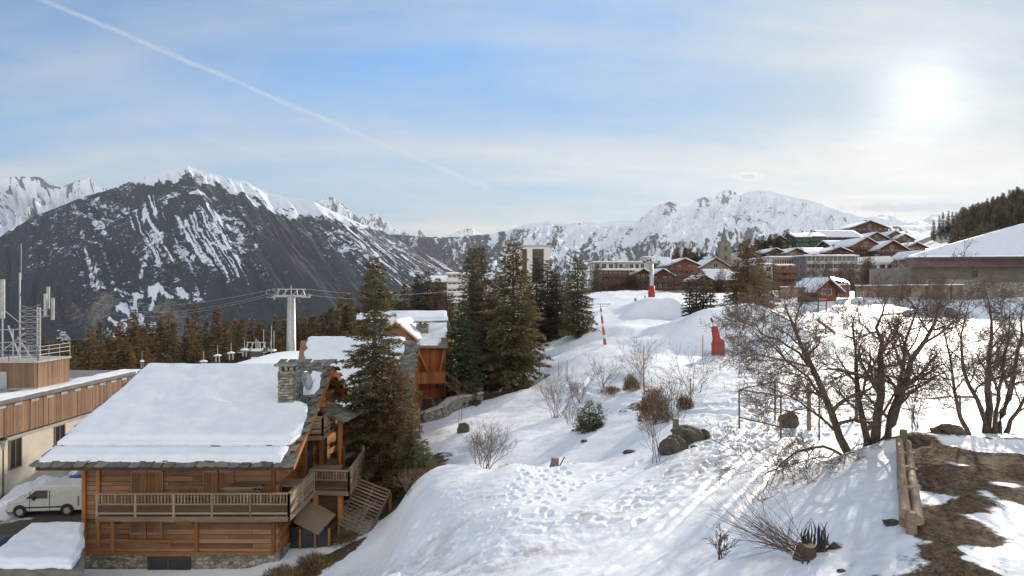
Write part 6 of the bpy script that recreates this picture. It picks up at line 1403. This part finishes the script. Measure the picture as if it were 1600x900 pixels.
# ================================================================ ROCKS, STUMPS
def rock(label, loc, s, seed, m, name='boulder', snow=False):
    rs = np.random.RandomState(seed); bm = bmesh.new(); bmesh.ops.create_icosphere(bm, subdivisions=4, radius=1)
    off = rs.rand(3)*50
    for v in bm.verts:
        p = np.array(v.co); n = (fbm(p[0]*1.3+off[0]+p[2], p[1]*1.3+off[1]-p[2]*.7, 4, seed)-.5)*.9; k = 1+n+(fbm(p[0]*5+off[1], p[1]*5+p[2]*4, 3, seed)-.5)*.22
        q = p*k; q = np.sign(q)*np.abs(q)**.85; v.co = (q[0]*s[0], q[1]*s[1], max(q[2], -.5)*s[2])
    me = bpy.data.meshes.new(name); bm.to_mesh(me); bm.free(); me.materials.append(m); o = bpy.data.objects.new(name, me); C.objects.link(o); o.location = loc
    return tag(o, label, 'rock' if name != 'tree_stump' else 'stump', None)
ROCK = plain('boulder_rock', (.085, .068, .05), .9, .6, 5, bs=.9); ROCKS = plain('snow_on_rock', (.85, .87, .9), .6, .03)
rock('biggest dark boulder under the olive bush', G(1050, 25.5, .15), (.52, .45, .46), 3, ROCK); rock('wide flat dark boulder behind the biggest one', G(1072, 26.8, .25), (.62, .5, .36), 4, ROCK)
rock('small boulder right of the two big dark ones', G(1101, 27.0, .05), (.22, .25, .25), 5, ROCK); rock('fist sized rock at the foot of the biggest boulder', G(1040, 26.2, .0), (.16, .16, .12), 6, ROCK)
rock('small dark rock left of the bare sapling', G(985, 28.5, 0), (.3, .2, .10), 7, ROCK); rock('low rock right of the bare sapling', G(1072, 25.6, 0), (.22, .16, .10), 8, ROCK); rock('little rock on the path near the boulders', G(1085, 25.2, 0), (.13, .1, .08), 9, ROCK)
rock('dark rock poking out of the snow below the stone wall', G(724, 48, .05), (.45, .3, .5), 10, ROCK); rock('pebble like dark rock on the slope below the firs', G(913, 35.5, 0), (.18, .14, .12), 11, ROCK); rock('slanting brown slab propped inside the railing', G(1232, 27, .3), (.38, .15, .42), 12, ROCK)
rock('round stone on the snow under the dry brush clump, the larger one', G(1316, 9.5, .0), (.06, .06, .05), 13, ROCK); rock('tiny stone left of the log rail foot', G(1291, 9.15, .0), (.05, .04, .04), 14, ROCK)
rock('dark earth clod at the near end of the log rail', G(1396, 10.6, -.03), (.13, .16, .07), 15, ROCK); rock('dark mossy rock on the earth bank below the many stemmed tree', G(1482, 16.9, .0), (.38, .22, .17), 16, ROCK); rock('dark rock right behind the top end of the log rail', G(1436, 16.3, .0), (.26, .25, .15), 17, ROCK)
t = thing('tree_stump', 'pale sawn stump on the crest of the mound', 'stump', G(866, 31.3, -.05)); MB().tube([(0, 0, 0), (.02, 0, .25), (.05, 0, .46)], [.24, .19, .18], 10).build('trunk', BARKG, t); MB().tube([(.05, 0, .461), (.05, 0, .48)], .17, 10).build('cut_face', plain('cut_wood', (.45, .32, .2), .8), t)
b = MB().tube([(.2, 0, 0), (.5, .1, .5)], .03, 5); b.build('root', BARK, t)
t = thing('tree_stump', 'tall cut stump right above the big boulders', 'stump', G(1056, 27.8, .45)); MB().tube([(0, 0, -.3), (0, 0, .45)], [.16, .12], 10).build('trunk', BARKG, t); MB().tube([(0, 0, .451), (0, 0, .47)], .11, 10).build('cut_face', MATS['cut_wood'], t)
# stumps and dry brush in the near snow
def stub(label, px, D, r, h, lean=0, dz=0.0):
    t = thing('tree_stump', label, 'stump', G(px, D, dz-.1)); MB().tube([(0, 0, 0), (lean*.5, 0, h*.6), (lean, 0, h)], [r*1.2, r, r*.85], 9).build('trunk', BARK, t); MB().tube([(lean, 0, h+.001), (lean, 0, h+.012)], r*.75, 9).build('cut_face', MATS['cut_wood'], t)
stub('brown stump half under snow in the middle of the dry brush clump', 1256, 10.4, .16, .30, .05); stub('small pinkish stump in front of the dry brush clump', 1233, 9.2, .11, .20, .02); stub('dark root stub left of the small pinkish stump', 1206, 9.1, .08, .22, -.04); stub('short stump hidden in the right side of the brush clump', 1280, 10.6, .10, .24, .1); stub('flat stump right of the brush clump', 1300, 10.6, .09, .15, .1)
t = thing('dry_brush', 'clump of dry twigs and cut shoots around stumps in the near snow', 'brush', G(1250, 10.5)); br = BT(77); rs = br.rs
for i in range(46):
    a = rs.uniform(1.9, 4.0); s_ = rs.uniform(.6, 1.6); br.grow((rs.randn()*.12-.1, rs.randn()*.12, .1), (math.cos(a)*s_, math.sin(a)*s_*.5, .55), rs.uniform(.5, 1.25), .007, 1, -.01, .09, (0, 2), .4, .003)
for i in range(12): br.grow((rs.uniform(-.3, .35), rs.uniform(-.2, .2), .1), (rs.randn()*.3, rs.randn()*.3, 1), rs.uniform(.3, .6), .006, 1, .05, .1, (0, 2), .4, .003)
for i in range(9): br.grow((rs.uniform(-.05, .15), -.1, .05), (-.35+rs.randn()*.05, -.9, .05), rs.uniform(.7, 1.1), .012, 2, -.05, .03, (0, 0), .4, .004)
br.mesh('twigs', plain('dry_twig', (.17, .12, .085), .85), t)
sp = BT(78)
for i in range(26):
    c = rs.choice([.08, .33]); a = np.array([c+rs.randn()*.07, rs.randn()*.05, .18]); h = rs.uniform(.15, .38) if c < .2 else rs.uniform(.15, .42); sp.tube([a, a+[rs.randn()*.02, 0, h*.6], a+[rs.randn()*.03, 0, h]], [.016, .012, .003], 5)
sp.mesh('shoots', DMETAL, t)
# ================================================================ LOG RAIL
LR = thing('log_rail', 'low double row rail of short weathered logs with posts beside the bare earth', 'fence', G(1425, 10)); o_ = Vector(LR.location)
LOG = wood('log_wood', (.10, .07, .045), (.44, .33, .22), 'y', sc=2.2)
rs = random.Random(9)
def fpt(s, side, h):                # s metres along the rail
    x = 6.0+s*.493; y = 10+s*.87; x += side*.87*.085; y -= side*.493*.085; return Vector((x, y, tz(x, y)+h))-o_
for side, h, segs in ((-1, .29, ((-.05, 1.45), (1.9, 3.3), (3.4, 4.7), (4.8, 6.3))), (1, .18, ((-.1, 1.6), (1.7, 3.2), (3.3, 4.9), (5.0, 6.2))), (-1, .10, ((.1, 2.2), (2.3, 4.4)))):
    for s0, s1 in segs:
        b = MB(); b.tube([fpt(s0, side, h), fpt((s0+s1)/2, side*rs.uniform(.85, 1.1), h+rs.uniform(-.02, .02)), fpt(s1, side, h+rs.uniform(-.02, .02))], [.078, .075, .072], 14); b.build('log', LOG, LR, False)
for s in (-.05, 1.55, 3.3, 4.75, 6.35):
    b = MB().tube([fpt(s, 0, -.3), fpt(s, 0, .30 if s < 6 else .50)], .075, 12); b.build('post', WGX if s < 6 else plain('mossy_post', (.12, .12, .07), .9), LR)
# ================================================================ VEHICLES
CARW = plain('white_car_paint', (.62, .62, .60), .35, .06); TYRE = plain('tyre', (.03, .03, .03), .9); CARB = plain('blue_car_paint', (.03, .14, .38), .3, .1)
def car(label, name, loc, rz, prof, wid, glassp, m, lab_wheels=(.85, 3.2), front=None):
    t = thing(name, label, 'van' if 'van' in name else 'car', loc, rz); L = prof[-1][0]
    b = MB(); n = len(prof); rows = []
    for y, k in ((-wid/2, .93), (-wid/2+.07, 1.0), (wid/2-.07, 1.0), (wid/2, .93)):
        rows.append([(x, y*(1-.10*max(0, z-1.0)), .32+(z-.32)*k) for x, z in prof])
    V_ = [p for r in rows for p in r]; Fs = []
    for j in range(3):
        for i in range(n): Fs.append((j*n+i, j*n+(i+1) % n, (j+1)*n+(i+1) % n, (j+1)*n+i))
    Fs.append(tuple(range(n))); Fs.append(tuple(3*n+i for i in range(n))[::-1]); b.add(V_, Fs); b.build('body', m, t, bevel=.04)
    for pts in glassp:
        for sg in (-1, 1): 
            g_ = MB(); g_.prism([(x, sg*(wid/2*(1-.10*max(0, z-1.0))+.004), .32+(z-.32)*.94) for x, z in pts], (0, sg*.012, 0)); g_.build('side_window', GLASS, t)
    if front: MB().prism([(front[0][0]-.01, -wid*.38, front[0][1]), (front[0][0]-.01, wid*.38, front[0][1]), (front[1][0]-.01, wid*.33, front[1][1]), (front[1][0]-.01, -wid*.33, front[1][1])], (-.02, 0, .02)).build('windscreen', GLASS, t)
    for x in lab_wheels:
        for sg in (-1, 1):
            w_ = MB().tube([(x, sg*(wid/2-.16), .32), (x, sg*(wid/2+.015), .32)], .32, 18).build('wheel', TYRE, t); MB().tube([(x, sg*(wid/2+.014), .32), (x, sg*(wid/2+.03), .32)], .19, 12).build('rim', METAL, w_)
            MB().prism([(x+math.cos(a)*.39, sg*(wid/2+.002), .34+math.sin(a)*.39) for a in [k*PI/8 for k in range(9)]], (0, sg*.006, 0)).build('wheel_arch', DMETAL, t)
    for sg in (-1, 1):
        MB().box(-.03, .10, sg*wid*.36-.13, sg*wid*.36+.13, .68, .84).build('headlight', plain('lamp_glass', (.6, .6, .58), .2), t); MB().box(L-.04, L+.02, sg*wid*.42-.07, sg*wid*.42+.07, .85, 1.45).build('tail_light', REDPAD, t)
        MB().box(1.45, 1.58, sg*(wid/2+.02)-.08, sg*(wid/2+.02)+.08, 1.0, 1.2).build('mirror', DMETAL, t)
    MB().box(-.07, .12, -wid*.46, wid*.46, .28, .52).build('bumper', DMETAL, t, bevel=.03); MB().box(.9, 3.1, -wid/2-.016, -wid/2-.004, .52, .60).build('side_strip', DMETAL, t); MB().box(1.28, 1.30, -wid/2-.012, -wid/2+.05, .35, 1.45).box(2.36, 2.38, -wid/2-.012, -wid/2+.05, .35, 1.5).build('door_seam', DMETAL, t)
    return t
vanprof = [(0, .32), (-.03, .62), (.08, .86), (.85, 1.06), (1.55, 1.66), (1.9, 1.80), (3.9, 1.80), (4.15, 1.7), (4.2, .9), (4.2, .32)]
vv = car('small white panel van parked by the snow heap below the pale wall', 'panel_van', P(24, 797, 39.7), R(6), vanprof, 1.72, [[(1.05, 1.12), (1.6, 1.60), (2.25, 1.60), (2.25, 1.12)]], CARW, (.75, 3.35), ((.9, 1.1), (1.5, 1.6)))
vv.location.z = -13.42
MB().box(3.95, 3.99, -.90, -.868, .62, 1.15).build('tail_light', REDPAD, vv)
carprof = [(0, .32), (-.02, .6), (.15, .78), (1.1, .95), (1.8, 1.42), (3.1, 1.45), (3.8, 1.0), (4.0, .9), (4.0, .32)]
bc_ = car('blue car mostly hidden behind the white panel van', 'parked_car', Vector((P(100, 770, 44.5).x, 45.5, -13.42)), R(8), carprof, 1.7, [[(1.35, 1.0), (1.9, 1.36), (3.0, 1.38), (3.4, 1.0)]], CARB, (.8, 3.2))
dc_ = car('dark car poking out at the left edge behind the snowy shed roof', 'parked_car', Vector((P(-110, 870, 31.2).x, 31.4, -13.42)), R(5), carprof, 1.7, [[(1.35, 1.0), (1.9, 1.36), (3.0, 1.38), (3.4, 1.0)]], plain('black_car_paint', (.015, .015, .018), .3), (.8, 3.2))
# ploughed snow heaps along the wall
def heap(label, cx, cy, rx, ry, h, seed):
    u = np.linspace(-1, 1, 70); U, V_ = np.meshgrid(u, u); r = np.sqrt(U*U+V_*V_)
    z = h*np.clip(1-r**1.6, 0, 1)**.7*(.6+.8*fbm(U*3+seed, V_*3, 4, seed))+(fbm(U*14, V_*14+seed, 3, seed)-.5)*.22*(r < .95)
    z = np.where(r < 1, z, -.1); o = npmesh('snow_heap', np.stack([U*rx, V_*ry, z], -1).reshape(-1, 3), gridfaces(70, 70), SNOW, None, True, (cx, cy, -13.44)); return tag(o, label, 'snow heap')
heap('ploughed snow heap between the white van and the pale wall', -31.2, 43.4, .9, 3.0, .9, 1); heap('low rough snow heap beside the street lamp', -31.2, 39.6, 1.9, 2.2, .55, 2); heap('snow heap along the pale wall behind the blue car', -30.3, 49.5, 1.7, 3.5, 1.3, 3)
HAZE = True
if HAZE:
    def hz(m):
        for n in m.n:
            if n.type == 'OUTPUT_MATERIAL': out = n
        m.n.remove(m.b); v = m.node('ShaderNodeVolumePrincipled'); v.inputs['Color'].default_value = (0.80, 0.88, 1.0, 1); v.inputs['Density'].default_value = 2.5e-5; v.inputs['Anisotropy'].default_value = 0.35
        m.l.new(v.outputs[0], out.inputs['Volume'])
    hb = MB().box(-14000, 14000, -800, 14500, -1400, 2300).build('haze', mat('haze_air', hz)); tag(hb, kind='stuff')
